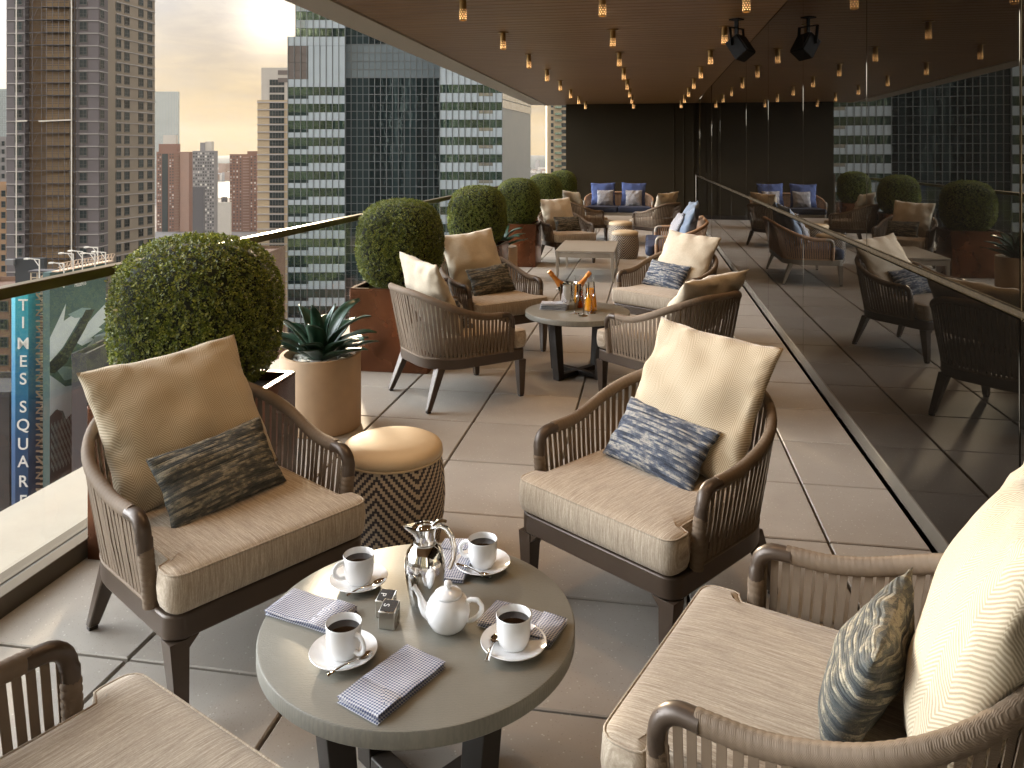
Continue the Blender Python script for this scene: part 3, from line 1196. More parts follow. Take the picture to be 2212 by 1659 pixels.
def pillow_mesh(w, h, t, seed, pinch=0.07, wr=1.0, n=30):
    rnd = random.Random(seed)
    ox, oy = rnd.uniform(0, 50), rnd.uniform(0, 50)
    mb = MB()
    idx = {}
    for side in (1, -1):
        for j in range(n + 1):
            for i in range(n + 1):
                u, v = -1 + 2 * i / n, -1 + 2 * j / n
                border = i in (0, n) or j in (0, n)
                if border and side < 0:
                    idx[(side, i, j)] = idx[(1, i, j)]
                    continue
                px = 1 - pinch * (1 - v * v) ** 1.2 * (0.4 + 0.6 * abs(u) ** 3)
                py = 1 - pinch * (1 - u * u) ** 1.2 * (0.4 + 0.6 * abs(v) ** 3)
                a, b = 1 - u * u, 1 - v * v
                z = t / 2 * (max(0, a) ** 0.55) * (max(0, b) ** 0.50) * (1 - 0.18 * v)
                edge = math.exp(-((1 - max(abs(u), abs(v))) / 0.22) ** 2)
                nz = mnoise.noise(Vector((u * 2.2 + ox, v * 2.2 + oy, side * 3.0)))
                fold = mnoise.noise(Vector((u * 7 + ox, v * 7 + oy, side * 5.0 + 9)))
                # creases run in from the edges
                cre = math.sin((u if abs(v) > abs(u) else v) * 11 + ox) * edge * (1 if not border else 0)
                z += wr * (0.010 * nz * min(1, 4 * a * b) + 0.006 * fold * edge * min(1, 30 * a * b) + 0.0035 * cre * min(1, 25 * a * b))
                wob = 0.004 * wr * mnoise.noise(Vector((u * 3 + oy, v * 3 + ox, 1.5)))
                idx[(side, i, j)] = len(mb.v)
                mb.v.append((w / 2 * u * px + wob, h / 2 * v * py + wob, side * z + 0.006 * wr * mnoise.noise(Vector((u * 1.6 + ox, v * 1.6 - oy, 4)))))
        for j in range(n):
            for i in range(n):
                q = [idx[(side, i, j)], idx[(side, i + 1, j)], idx[(side, i + 1, j + 1)], idx[(side, i, j + 1)]]
                if side < 0:
                    q = q[::-1]
                if len(set(q)) > 2:
                    mb.f.append(tuple(q))
                    mb.m.append(0)
    return mb


def pillow(name, seat, w, h, t, mat, seed, x, y, tilt, roll=0, yaw=0, z=0.452, label=None, group=None, pinch=0.07):
    """a pillow on a seat: (x, y) is where its lower edge stands, in the seat's own axes."""
    mb = pillow_mesh(w, h, t, seed, pinch, 1.7 if name == 'throw_cushion' else 1.0, 40)
    o = mb.build(name, M[mat], smooth=180, fix=False)
    T = Matrix.Translation(seat.location) @ Matrix.Rotation(seat.rotation_euler.z, 4, 'Z')
    rr = abs(R(roll))
    hh = h / 2 * math.cos(rr) + w / 2 * math.sin(rr) * 0.8
    tl = R(tilt)
    c = Vector((x, y, z)) + Matrix.Rotation(R(yaw), 3, 'Z') @ Vector((0, math.sin(tl) * hh, math.cos(tl) * hh - 0.012))
    A = Matrix.Rotation(R(yaw), 4, 'Z') @ Matrix.Rotation(PI / 2 - tl, 4, 'X') @ Matrix.Rotation(R(roll), 4, 'Z')
    o.matrix_world = T @ Matrix.Translation(c) @ A
    tag(o, label, 'cushion', group)
    return o


CH = {}
proto = make_chair('armchair')
chairs = {
    'A': (-1.419, 2.445, 57.6, 'taupe strap armchair in front of the nearest boxwood ball', ),
    'B': (0.018, 2.898, -36.4, 'taupe strap armchair right of the chevron stool, facing the coffee table'),
    'C': (0.367, 1.75, -112.2, 'close armchair cut off by the right edge, beside the coffee table'),
    'D': (-0.998, 1.132, 155, 'close armchair cut off at the bottom left corner, empty seat'),
    'E': (-1.291, 5.166, 132.4, 'armchair seen from behind in front of the second copper planter'),
    'F': (-1.30, 6.42, 45, 'armchair facing the drinks table beside the railing side agave'),
    'G': (0.16, 6.98, -37, 'armchair beyond the drinks table on the mirror wall side'),
    'H': (0.146, 5.244, -132.7, 'armchair seen from behind between drinks table and mirror wall'),
    'I': (-1.245, 11.877, 33.3, 'armchair behind the nearer square low table on the railing side'),
    'K': (-1.243, 14.752, 132.5, 'armchair with its back turned at the far low table, railing side'),
    'L': (0.142, 14.545, -131.9, 'armchair with its back turned at the far low table, mirror side'),
}
first = True
for k, v in chairs.items():
    o = proto if first else copy_tree(proto)
    first = False
    o.location = (v[0], v[1], 0)
    o.rotation_euler = (0, 0, R(v[2]))
    tag(o, v[3], 'armchair', 'strap armchairs round the terrace tables')
    CH[k] = o

lv = make_chair('loveseat', 0.74, 2, 'rope_tan', 'taupe_paint', 'navy')
lv.location = (0.33, 10.87, 0)
lv.rotation_euler = (0, 0, R(-90))
tag(lv, 'tan strap loveseat with navy seats standing against the mirror wall', 'loveseat', 'tan strap loveseats')
sofa = copy_tree(lv)
sofa.location = (-0.68, 18.05, 0)
sofa.rotation_euler = (0, 0, 0)
tag(sofa, 'tan strap loveseat with navy seats standing before the dark end wall', 'loveseat', 'tan strap loveseats')

GC, GL = 'cream square cushions on the armchairs', 'streaked lumbar cushions on the armchairs'
pillow('throw_cushion', CH['A'], 0.59, 0.51, 0.19, 'herring', 1, -0.02, 0.08, 30, 3, 3, label='cream herringbone cushion below the nearest boxwood ball', group=GC)
pillow('lumbar_cushion', CH['A'], 0.43, 0.245, 0.13, 'stripe_grey', 2, -0.01, -0.10, 34, 4, 4, label='charcoal streaked lumbar cushion in front of the nearest boxwood', group=GL)
pillow('throw_cushion', CH['B'], 0.56, 0.53, 0.18, 'herring', 3, 0.03, 0.09, 27, -3, -3, label='upright cream herringbone cushion in the middle of the terrace', group=GC)
pillow('lumbar_cushion', CH['B'], 0.43, 0.245, 0.13, 'stripe_blue', 4, -0.015, -0.04, 38, -4, -3, label='blue streaked lumbar cushion on the seat right of the chevron stool', group=GL)
pillow('throw_cushion', CH['C'], 0.57, 0.55, 0.18, 'herring', 5, 0.0, 0.19, 19, 2, 0, label='big cream herringbone cushion cut off by the right edge', group=GC)
pillow('lumbar_cushion', CH['C'], 0.43, 0.25, 0.13, 'stripe_grey', 6, -0.02, 0.035, 22, 3, -4, label='streaked lumbar cushion nearest the right edge, seen end on', group=GL)
pillow('throw_cushion', CH['E'], 0.54, 0.52, 0.19, 'linen', 7, -0.03, 0.10, 22, 4, 0, label='cream cushion seen from behind near the second copper planter', group=GC)
pillow('lumbar_cushion', CH['E'], 0.43, 0.25, 0.13, 'stripe_blue', 8, 0.06, -0.06, 30, 0, 0, label='blue lumbar cushion mostly hidden by the chair seen from behind', group=GL)
pillow('throw_cushion', CH['F'], 0.56, 0.54, 0.19, 'linen', 9, -0.02, 0.10, 25, 4, 0, label='cream cushion behind a dark lumbar cushion by the agave pot', group=GC)
pillow('lumbar_cushion', CH['F'], 0.43, 0.25, 0.13, 'stripe_grey', 10, 0.02, -0.05, 28, 4, 0, label='dark lumbar cushion on the chair behind the drinks table, railing side', group=GL)
pillow('throw_cushion', CH['G'], 0.56, 0.51, 0.19, 'linen', 11, 0.03, 0.09, 28, -4, 0, label='cream cushion on the chair beyond the drinks table, mirror side', group=GC)
pillow('lumbar_cushion', CH['G'], 0.43, 0.25, 0.13, 'stripe_blue', 12, -0.04, -0.05, 35, -3, 0, label='blue lumbar cushion on the chair beyond the drinks table', group=GL)
pillow('throw_cushion', CH['H'], 0.60, 0.50, 0.20, 'linen', 13, -0.03, 0.06, 36, -4, 0, label='cream cushion rising over the strap back beside the mirror wall', group=GC)
pillow('throw_cushion', CH['I'], 0.55, 0.53, 0.19, 'linen', 14, -0.02, 0.10, 24, 3, 0, label='cream cushion behind the nearer square low table', group=GC)
pillow('lumbar_cushion', CH['I'], 0.43, 0.25, 0.13, 'stripe_grey', 15, 0.04, -0.04, 24, 0, 0, label='dark lumbar cushion behind the nearer square low table', group=GL)
pillow('throw_cushion', CH['K'], 0.55, 0.52, 0.19, 'linen', 16, 0.0, 0.10, 20, 3, 0, label='far cream cushion in front of the last boxwood balls', group=GC)
pillow('throw_cushion', CH['L'], 0.55, 0.52, 0.19, 'linen', 17, 0.0, 0.10, 20, -3, 0, label='far cream cushion against the dark end wall', group=GC)
GB = 'blue square cushions on the loveseats'
GD = 'small grey dotted cushions on the loveseats'
pillow('throw_cushion', sofa, 0.56, 0.54, 0.17, 'blue_fabric', 18, -0.36, 0.10, 16, 1, 0, label='blue cushion on the end wall loveseat, railing half', group=GB)
pillow('throw_cushion', sofa, 0.56, 0.54, 0.17, 'blue_fabric', 19, 0.33, 0.10, 16, -2, 0, label='blue cushion on the end wall loveseat, mirror half', group=GB)
pillow('throw_cushion', sofa, 0.38, 0.38, 0.13, 'dots', 20, -0.30, -0.03, 16, 0, 0, label='grey dotted cushion on the end wall loveseat, railing half', group=GD)
pillow('throw_cushion', sofa, 0.38, 0.38, 0.13, 'dots', 21, 0.34, -0.03, 16, 0, 0, label='grey dotted cushion on the end wall loveseat, mirror half', group=GD)
pillow('throw_cushion', lv, 0.56, 0.54, 0.18, 'slate_fabric', 22, -0.30, 0.10, 20, 5, 6, label='slate blue cushion at the far half of the mirror side loveseat', group=GB)
pillow('throw_cushion', lv, 0.54, 0.54, 0.18, 'slate_fabric', 23, 0.30, 0.10, 20, -4, -6, label='slate blue cushion at the near half of the mirror side loveseat', group=GB)
pillow('throw_cushion', lv, 0.38, 0.38, 0.13, 'dots', 24, -0.34, -0.04, 24, 5, 4, label='grey dotted cushion at the far half of the mirror side loveseat', group=GD)
pillow('throw_cushion', lv, 0.38, 0.38, 0.13, 'dots', 25, 0.20, -0.04, 24, 4, -4, label='grey dotted cushion at the near half of the mirror side loveseat', group=GD)


# ------------------------------------------------------------------ tables
TOPZ = 0.464


def make_round_table():
    r = empty('round_table')
    R0 = 0.381
    MB().lathe([(0, TOPZ - 0.040), (R0 - 0.004, TOPZ - 0.040), (R0, TOPZ - 0.036), (R0, TOPZ - 0.005), (R0 - 0.002, TOPZ - 0.0015), (R0 - 0.006, TOPZ), (0, TOPZ)], 128).build('table_top', M['tabletop'], r, smooth=35)
    for k in range(4):
        a = R(45 + 90 * k)
        d = Vector((math.cos(a), math.sin(a), 0))
        t = Vector((-d.y, d.x, 0))
        g = MB()
        q = []
        for rr, z, dep in ((0.205, 0.0, 0.060), (0.245, TOPZ - 0.041, 0.075)):
            for sd, st in ((-0.5, -1), (0.5, -1), (0.5, 1), (-0.5, 1)):
                q.append(d * (rr + sd * dep) + t * (st * 0.0275) + Vector((0, 0, z)))
        g.hexa(q)
        g.build('leg', M['dark_bronze'], r, bevel=0.003)
    for k in range(2):
        a = R(45 + 90 * k)
        d = Vector((math.cos(a), math.sin(a), 0))
        MB().bar(-d * 0.176 + Vector((0, 0, 0.020 + 0.0025 * k)), d * 0.176 + Vector((0, 0, 0.020 + 0.0025 * k)), 0.052, 0.034).build('cross_bar', M['dark_bronze'], r, bevel=0.003)
    for k in range(2):
        a = R(45 + 90 * k)
        d = Vector((math.cos(a), math.sin(a), 0))
        MB().bar(-d * 0.21 + Vector((0, 0, TOPZ - 0.056 - 0.0025 * k)), d * 0.21 + Vector((0, 0, TOPZ - 0.056 - 0.0025 * k)), 0.04, 0.022).build('top_bar', M['dark_bronze'], r, bevel=0.003)
    return r


T1 = (-0.555, 1.868)
T2 = (-0.515, 5.767)
t1 = make_round_table()
t1.location = (T1[0], T1[1], 0)
t1.rotation_euler = (0, 0, R(8))
tag(t1, 'round grey green table set with coffee in the foreground', 'coffee table', 'round terrace tables')
t2 = copy_tree(t1)
t2.location = (T2[0], T2[1], 0)
t2.rotation_euler = (0, 0, R(10))
tag(t2, 'round grey green table carrying ice bucket and juice carafes', 'coffee table', 'round terrace tables')


def make_low_table():
    r = empty('low_table')
    w, d, h = 0.375, 0.615, 0.39
    mb = MB()
    x = -w
    n = 9
    mb.prism(rounded([(-w, -d), (w, -d), (w, d), (-w, d)], 0.012, 4), h - 0.022, h)
    mb.build('table_top', M['taupe_paint'], r, bevel=0.003)
    a = MB()
    ring(a, rounded([(-w + 0.012, -d + 0.012), (w - 0.012, -d + 0.012), (w - 0.012, d - 0.012), (-w + 0.012, d - 0.012)], 0.006, 3), 0.025, h - 0.088, h - 0.028)
    a.build('apron', M['taupe_paint'], r, bevel=0.003)
    for sx in (-1, 1):
        for sy in (-1, 1):
            g = MB()
            cx, cy = sx * (w - 0.030), sy * (d - 0.030)
            bx, by = sx * (w - 0.024), sy * (d - 0.024)
            g.hexa([(bx - 0.013, by - 0.013, 0), (bx + 0.013, by - 0.013, 0), (bx + 0.013, by + 0.013, 0), (bx - 0.013, by + 0.013, 0),
                    (cx - 0.022, cy - 0.022, h - 0.023), (cx + 0.022, cy - 0.022, h - 0.023), (cx + 0.022, cy + 0.022, h - 0.023), (cx - 0.022, cy + 0.022, h - 0.023)])
            g.build('leg', M['taupe_paint'], r, bevel=0.003)
    return r


lt = make_low_table()
lt.location = (-0.80, 10.58, 0)
tag(lt, 'taupe rectangular low table between armchair and mirror side loveseat', 'low table', 'taupe rectangular low tables')
lt2 = copy_tree(lt)
lt2.location = (-0.70, 15.3, 0)
tag(lt2, 'taupe rectangular low table in front of the end wall loveseat', 'low table', 'taupe rectangular low tables')


# ------------------------------------------------------------------ drum stools
def make_stool():
    r = empty('drum_stool')
    n = 96
    prof = [(0.185, 0.004), (0.196, 0.02), (0.212, 0.12), (0.218, 0.20), (0.214, 0.28), (0.203, 0.355), (0.198, 0.366)]
    me = MB().lathe(prof, n)
    o = me.build('woven_drum', M['drum'], r, smooth=60, fix=True)
    uvl = o.data.uv_layers.new(name='UVMap')
    for p in o.data.polygons:
        us = []
        for li in p.loop_indices:
            co = o.data.vertices[o.data.loops[li].vertex_index].co
            us.append([(math.atan2(co.y, co.x) / (2 * PI)) % 1.0, co.z, li])
        if max(u[0] for u in us) - min(u[0] for u in us) > 0.5:
            for u in us:
                if u[0] < 0.5:
                    u[0] += 1.0
        for u, v, li in us:
            uvl.data[li].uv = (u, v)
    c = MB().lathe([(0, 0.362), (0.196, 0.362), (0.204, 0.368), (0.2075, 0.380), (0.206, 0.394), (0.198, 0.408), (0.175, 0.420), (0.13, 0.429), (0.07, 0.433), (0, 0.434)], 64)
    co = c.build('seat_pad', M['leather_cream'], r, smooth=70)
    MB().tube([(0.2035 * math.cos(2 * PI * k / 64), 0.2035 * math.sin(2 * PI * k / 64), 0.366) for k in range(64)], 0.0045, 6, closed=True, up=(0, 0, 1)).build('piping', M['leather_cream'], co, smooth=80)
    return r


st1 = make_stool()
st1.location = (-1.045, 3.13, 0)
tag(st1, 'drum stool with cream pad and navy chevron weave behind the coffee table', 'stool', 'chevron drum stools')
st2 = copy_tree(st1)
st2.location = (-0.37, 12.42, 0)
st2.rotation_euler = (0, 0, R(40))
tag(st2, 'drum stool with tan pad behind the nearer rectangular low table', 'stool', 'chevron drum stools')
st3 = copy_tree(st1)
st3.location = (-0.50, 14.15, 0)
st3.rotation_euler = (0, 0, R(70))
tag(st3, 'farthest drum stool, half hidden between the two chairs turned to the sofa', 'stool', 'chevron drum stools')
# ------------------------------------------------------------------ plants
def make_boxwood():
    r = empty('boxwood_planter')
    h, s = 0.60, 0.30
    p = MB()
    # open box of sheet copper: four sides with a folded lip
    o = rounded([(-s, -s), (s, -s), (s, s), (-s, s)], 0.006, 2)
    ring(p, o, 0.012, 0.0, h)
    ring(p, o, 0.030, h + 0.0004, h + 0.012)
    p.build('planter_box', M['copper'], r, bevel=0.003)
    MB().box(-s + 0.013, s - 0.013, -s + 0.013, s - 0.013, 0.01, h - 0.035).build('soil', M['soil'], r)
    tr = MB()
    tr.tube([(0, 0, h - 0.04), (0.01, 0.0, h + 0.1), (0, 0.012, h + 0.3)], [0.022, 0.018, 0.012], 8).build('trunk', M['brown_brick'], r, smooth=60)
    rnd = random.Random(21)
    cz, a, c = h + 0.30, 0.314, 0.352

    def surf(d, k=1.0):
        e = 2.9
        q = (abs(d.x) ** e + abs(d.y) ** e) ** (1 / e)
        ez = 2.8
        f = ((q / a) ** ez + (abs(d.z) / c) ** ez) ** (-1 / ez)
        lump = 1 + 0.018 * mnoise.noise(d * 2.6) + 0.012 * mnoise.noise(d * 7)
        if d.z < 0:
            f *= 1 - 0.10 * d.z * d.z
        return d * f * lump * k

    core = MB()
    core.grid(lambda u, v: surf(Vector((math.cos(2 * PI * u) * math.sin(PI * min(.999, max(.001, v))), math.sin(2 * PI * u) * math.sin(PI * min(.999, max(.001, v))), -math.cos(PI * v))), 0.90) + Vector((0, 0, cz)), 40, 24, wrap=True)
    core.build('inner_twigs', M['twig'], r, smooth=80)
    lf = MB()
    N = 6400
    for i in range(N):
        z = 1 - 2 * (i + 0.5) / N
        ph = i * 2.399963 + rnd.uniform(-0.12, 0.12)
        z = max(-0.97, min(0.999, z + rnd.uniform(-0.015, 0.015)))
        q = math.sqrt(max(0, 1 - z * z))
        d = Vector((q * math.cos(ph), q * math.sin(ph), z))
        depth = rnd.choice((1.0, 1.0, 0.99, 0.975, 0.95, 1.008)) + (rnd.uniform(0.01, 0.045) if rnd.random() < 0.03 else 0)
        base = surf(d, depth) + Vector((0, 0, cz))
        ax = (d + Vector((rnd.gauss(0, .32), rnd.gauss(0, .32), rnd.gauss(0, .32) + 0.2))).normalized()
        t1 = ax.orthogonal().normalized()
        t2 = ax.cross(t1)
        sc = rnd.uniform(0.75, 1.2)
        nl = rnd.choice((5, 6, 6, 7))
        st = rnd.uniform(0, 6.28)
        for j in range(nl):
            an = st + j * 2.4
            rad = t1 * math.cos(an) + t2 * math.sin(an)
            up = 0.35 + 0.85 * (j / nl)
            dirv = (rad + ax * up + Vector((rnd.gauss(0, .16), rnd.gauss(0, .16), rnd.gauss(0, .16)))).normalized()
            L = 0.0142 * sc * rnd.uniform(0.75, 1.15)
            W = L * 0.62
            side = dirv.cross(ax)
            if side.length < 1e-3:
                side = t1
            side.normalize()
            nn = side.cross(dirv)
            b0 = base + ax * (-0.006 + 0.009 * j / nl) + rad * 0.003
            p1 = b0 + dirv * L * 0.5
            lf.add([b0, p1 + side * W / 2 + nn * 0.0012, b0 + dirv * L - nn * 0.0012, p1 - side * W / 2 + nn * 0.0012], [(0, 1, 2, 3)])
    o = lf.build('crown', M['box_leaf'], r, fix=False)
    return r


bx0 = make_boxwood()
BY = [3.09, 5.87, 8.65, 11.43, 14.4, 17.4]
BL = ['nearest and largest looking boxwood ball, behind the left armchair', 'boxwood ball in copper planter behind the chair seen from behind',
      'boxwood ball third from the front along the balustrade', 'boxwood ball fourth from the front along the balustrade',
      'boxwood ball fifth from the front, partly behind the fourth', 'farthest boxwood ball, close to the dark end wall']
for k, y in enumerate(BY):
    o = bx0 if k == 0 else copy_tree(bx0)
    o.location = (-1.893, y, 0)
    if k:
        o.rotation_euler = (0, 0, PI / 2 * k)
    tag(o, BL[k], 'potted shrub', 'clipped boxwood balls in copper planters')


def agave_leaf(L, W, az, tilt, droop, twist, seed):
    rnd = random.Random(seed)
    nu, nv = 7, 12
    ca, sa = math.cos(az), math.sin(az)
    # spine in the vertical plane of az
    pts, ang = [Vector((0.02, 0))], tilt
    for k in range(nv - 1):
        t = k / (nv - 2)
        a = ang - droop * (t ** 1.6)
        pts.append(pts[-1] + Vector((math.cos(a), math.sin(a))) * (L / (nv - 1)))

    def fn(u, v):
        j = min(nv - 1, int(round(v * (nv - 1))))
        p = pts[j]
        d = (pts[min(nv - 1, j + 1)] - pts[max(0, j - 1)]).normalized()
        nx, nz = -d.y, d.x
        wv = W * (0.42 + 0.58 * math.sin(PI * min(1, (v * 0.62 + 0.18)) ** 0.9)) * (1 - v ** 5) ** 0.8
        w = (u - 0.5) * 2
        cup = (0.30 * (1 - 0.6 * v)) * wv * (w * w) + 0.004 * math.sin(v * 13 + w * 3 + seed) * abs(w) + 0.010 * twist * w * v
        x = p.x + nx * cup
        z = p.y + nz * cup
        yy = w * wv * 0.5
        return Vector((x * ca - yy * sa, x * sa + yy * ca, z))

    return MB().grid(fn, nu, nv)


def make_agave():
    r = empty('agave_pot')
    H, Rr = 0.43, 0.235
    MB().lathe([(0, 0.0), (Rr - 0.006, 0.0), (Rr, 0.006), (Rr, H - 0.006), (Rr - 0.004, H), (Rr - 0.024, H), (Rr - 0.028, H - 0.006), (Rr - 0.028, H - 0.07), (0, H - 0.07)], 72).build('pot', M['pot'], r, smooth=40)
    rnd = random.Random(4)
    pb = MB()
    for k in range(230):
        rr = (Rr - 0.045) * math.sqrt(rnd.random())
        a = rnd.uniform(0, 2 * PI)
        s = rnd.uniform(0.010, 0.020)
        M4 = Matrix.Translation((rr * math.cos(a), rr * math.sin(a), H - 0.055 + rnd.uniform(0, 0.02))) @ Matrix.Rotation(rnd.uniform(0, 6), 4, 'Z') @ Matrix.Rotation(rnd.uniform(-.5, .5), 4, 'X') @ Matrix.Diagonal((s * 1.3, s, s * 0.7, 1))
        pb.lathe([(0, -1), (0.75, -0.66), (1, 0), (0.75, 0.66), (0, 1)], 8, M=M4)
    tag(pb.build('pebbles', M['pebble'], r, smooth=80), kind='stuff')
    n = 0
    for ringn, cnt, tilt, L, W, droop in ((0, 7, 0.42, 0.36, 0.115, 0.35), (1, 7, 0.80, 0.40, 0.115, 0.70), (2, 5, 1.12, 0.40, 0.105, 0.75), (3, 3, 1.40, 0.34, 0.085, 0.35)):
        for k in range(cnt):
            az = 2 * PI * (k + 0.5 * (ringn % 2)) / cnt + rnd.uniform(-.2, .2) + ringn * 0.4
            mb = agave_leaf(L * rnd.uniform(0.88, 1.12), W * rnd.uniform(0.9, 1.1), az, tilt + rnd.uniform(-.12, .12), droop * rnd.uniform(0.7, 1.3), rnd.uniform(-1, 1), n)
            o = mb.build('leaf', M['agave'], r, smooth=180, fix=False)
            o.location = (0, 0, H - 0.05)
            so = o.modifiers.new('thickness', 'SOLIDIFY')
            so.thickness = 0.004
            n += 1
    return r


ag0 = make_agave()
for k, (x, y, lab) in enumerate(((-1.915, 4.41, 'dark agave in a round sand pot between the two nearest boxwoods'),
                                 (-1.90, 7.20, 'agave in a round sand pot beside the third boxwood planter'),
                                 (-1.90, 9.98, 'agave in a round sand pot between third and fourth boxwood'))):
    o = ag0 if k == 0 else copy_tree(ag0)
    o.location = (x, y, 0)
    o.rotation_euler = (0, 0, 0.3 + 1.9 * k)
    tag(o, lab, 'potted plant', 'agaves in round sand coloured pots')


# ------------------------------------------------------------------ on the coffee table
def cup_mesh(prefix_parent):
    prof = [(0, 0.004), (0.024, 0.004), (0.0265, 0.0), (0.029, 0.0), (0.034, 0.008), (0.0375, 0.018), (0.0392, 0.030), (0.0402, 0.0665), (0.0408, 0.0700), (0.0398, 0.0715), (0.0384, 0.0700), (0.0376, 0.0300), (0.034, 0.012), (0.024, 0.008), (0, 0.008)]
    MB().lathe(prof, 48).build('cup_body', M['white_china'], prefix_parent, smooth=50)
    h = MB()
    pts = []
    for k in range(13):
        a = R(-78 + 156 * k / 12)
        pts.append((0.0375 + 0.026 * math.cos(a) * 1.05, 0, 0.037 + 0.0225 * math.sin(a)))
    pts[0] = (0.037, 0, 0.018)
    pts[-1] = (0.039, 0, 0.058)
    h.tube(pts, [0.0045] + [0.0040] * 11 + [0.0048], 10, sx=1.5, up=(0, 1, 0)).build('handle', M['white_china'], prefix_parent, smooth=80)
    MB().lathe([(0, 0.055), (0.0381, 0.055)], 40).build('coffee', M['coffee'], prefix_parent, smooth=80)


CUPS = [((742, 1419.4), 'front left', 20), ((775, 1261), 'behind the napkin at the left armchair', 215), ((1042.5, 1225.6), 'behind the steel jug', 165), ((1109.4, 1399.8), 'at the right, overlapping a napkin', 75)]
cup0 = empty('coffee_cup')
cup_mesh(cup0)
sau0 = MB().lathe([(0, 0.004), (0.030, 0.004), (0.032, 0.0), (0.040, 0.0), (0.050, 0.004), (0.0735, 0.0155), (0.0765, 0.0180), (0.0755, 0.0195), (0.0715, 0.0175), (0.049, 0.0085), (0.041, 0.0070), (0.030, 0.0070), (0.026, 0.0075), (0, 0.0075)], 64).build('saucer', M['white_china'], smooth=60)


def make_spoon():
    mb = MB()
    n = 14
    pts, rs = [], []
    for k in range(n):
        t = k / (n - 1)
        pts.append(Vector((-0.055 + 0.078 * t, 0, 0.004 * math.sin(t * PI) + 0.0015)))
        rs.append(0.0019 + 0.0022 * (1 - t) ** 2)
    mb.tube(pts, rs, 8, sx=1.5, sy=0.6, up=(0, 0, 1))

    def bowl(u, v):
        a = 2 * PI * u
        x = 0.0175 * math.cos(a) * v
        y = 0.0105 * math.sin(a) * v * (1 - 0.12 * math.cos(a))
        return Vector((0.038 + x, y, -0.004 * (1 - v * v) + 0.0035))
    mb.grid(bowl, 20, 6, wrap=True)
    mb.grid(lambda u, v: bowl(u, 1 - v) + Vector((0, 0, -0.0010)), 20, 6, wrap=True)
    return mb.build('teaspoon', M['chrome'], smooth=70)


sp0 = make_spoon()
SPO = [((754, 1434), 40, 'on the front left saucer'), ((794, 1277), 48, 'on the saucer beside the left armchair'), ((1028, 1233), 150, 'on the saucer behind the steel jug'), ((1072, 1401), 100, 'half hidden on the right saucer')]
TABC = 'white coffee cups on the front table'
for k, ((px, py), where, rz) in enumerate(CUPS):
    p = on(px, py, TOPZ)
    c = cup0 if k == 0 else copy_tree(cup0)
    s = sau0 if k == 0 else copy_tree(sau0)
    q = sp0 if k == 0 else copy_tree(sp0)
    s.location = (p.x, p.y, TOPZ + 0.0003)
    c.location = (p.x, p.y, TOPZ + 0.0078)
    face = [-35, 205, 165, 52][k]
    c.rotation_euler = (0, 0, YAW + R(face))
    (sx, sy), a, sw = SPO[k]
    sq = on(sx, sy, TOPZ + 0.012)
    d = Vector((sq.x - p.x, sq.y - p.y, 0))
    q.location = (p.x + d.normalized().x * 0.056, p.y + d.normalized().y * 0.056, TOPZ + 0.0165)
    q.rotation_euler = (0, R([-4, -4, 4, 4][k]), YAW + R([38, 35, -32, 80][k]))
    tag(c, ['white coffee cup at the front left of the table', 'white coffee cup near the left armchair, handle facing the camera', 'white coffee cup at the back of the table beside the steel jug', 'white coffee cup at the right of the table before a napkin'][k], 'coffee cup', TABC)
    tag(s, ['white saucer at the front left of the table', 'white saucer near the left armchair', 'white saucer at the back beside the steel jug', 'white saucer at the right overlapping a napkin'][k], 'saucer', 'white saucers on the front table')
    tag(q, ['teaspoon on the front left saucer', 'teaspoon on the saucer near the left armchair', 'teaspoon on the back saucer beside the steel jug', 'teaspoon on the right saucer'][k], 'teaspoon', 'teaspoons on the saucers')

# steel jug
p = on(918, 1297, TOPZ)
jug = empty('vacuum_jug', (p.x, p.y, TOPZ), YAW + R(8), 'polished steel vacuum jug in the middle of the coffee table', 'coffee jug')
jug.scale = (0.97, 0.97, 0.94)
MB().lathe([(0, 0.0), (0.040, 0.0), (0.042, 0.003), (0.0455, 0.03), (0.0515, 0.065), (0.0545, 0.092), (0.0535, 0.115), (0.047, 0.135), (0.0375, 0.148), (0.031, 0.154), (0.0285, 0.156)], 56).build('jug_body', M['chrome'], jug, smooth=60)
nk = MB()


def neck(u, v):
    a = 2 * PI * u
    r0 = 0.0280 - 0.003 * math.sin(PI * v) + 0.004 * v
    lip = max(0, math.cos(a - PI)) ** 6 * 0.026 * smoothstep(0.35, 1.0, v)
    return Vector(((r0 + lip) * math.cos(a), r0 * math.sin(a), 0.156 + 0.046 * v + 0.004 * max(0, math.cos(a - PI)) ** 4 * v))


nk.grid(neck, 40, 10, wrap=True)
nk.grid(lambda u, v: neck(u, 1 - v) * 1.0 - Vector((neck(u, 1 - v).x * 0.06, neck(u, 1 - v).y * 0.06, 0)), 40, 10, wrap=True)
nk.build('jug_neck', M['chrome'], jug, smooth=80)
MB().lathe([(0.029, 0.1545), (0.0300, 0.1555), (0.0300, 0.1585), (0.0290, 0.1595)], 48).build('jug_collar', M['steel'], jug, smooth=40)
MB().lathe([(0.0, 0.2035), (0.018, 0.201), (0.0265, 0.194), (0.0275, 0.189), (0, 0.189)], 40).build('lid', M['chrome'], jug, smooth=60)
hd = MB()
pts = [(0.026, 0, 0.196), (0.040, 0, 0.200), (0.056, 0, 0.192), (0.070, 0, 0.170), (0.077, 0, 0.140), (0.076, 0, 0.112), (0.068, 0, 0.090), (0.064, 0, 0.082)]
pts = resample([Vector(q) for q in pts], 24)
hd.tube(pts, 0.0055, 10, sx=1.3, sy=0.7, up=(0, 1, 0)).build('handle', M['chrome'], jug, smooth=80)
tp = MB()
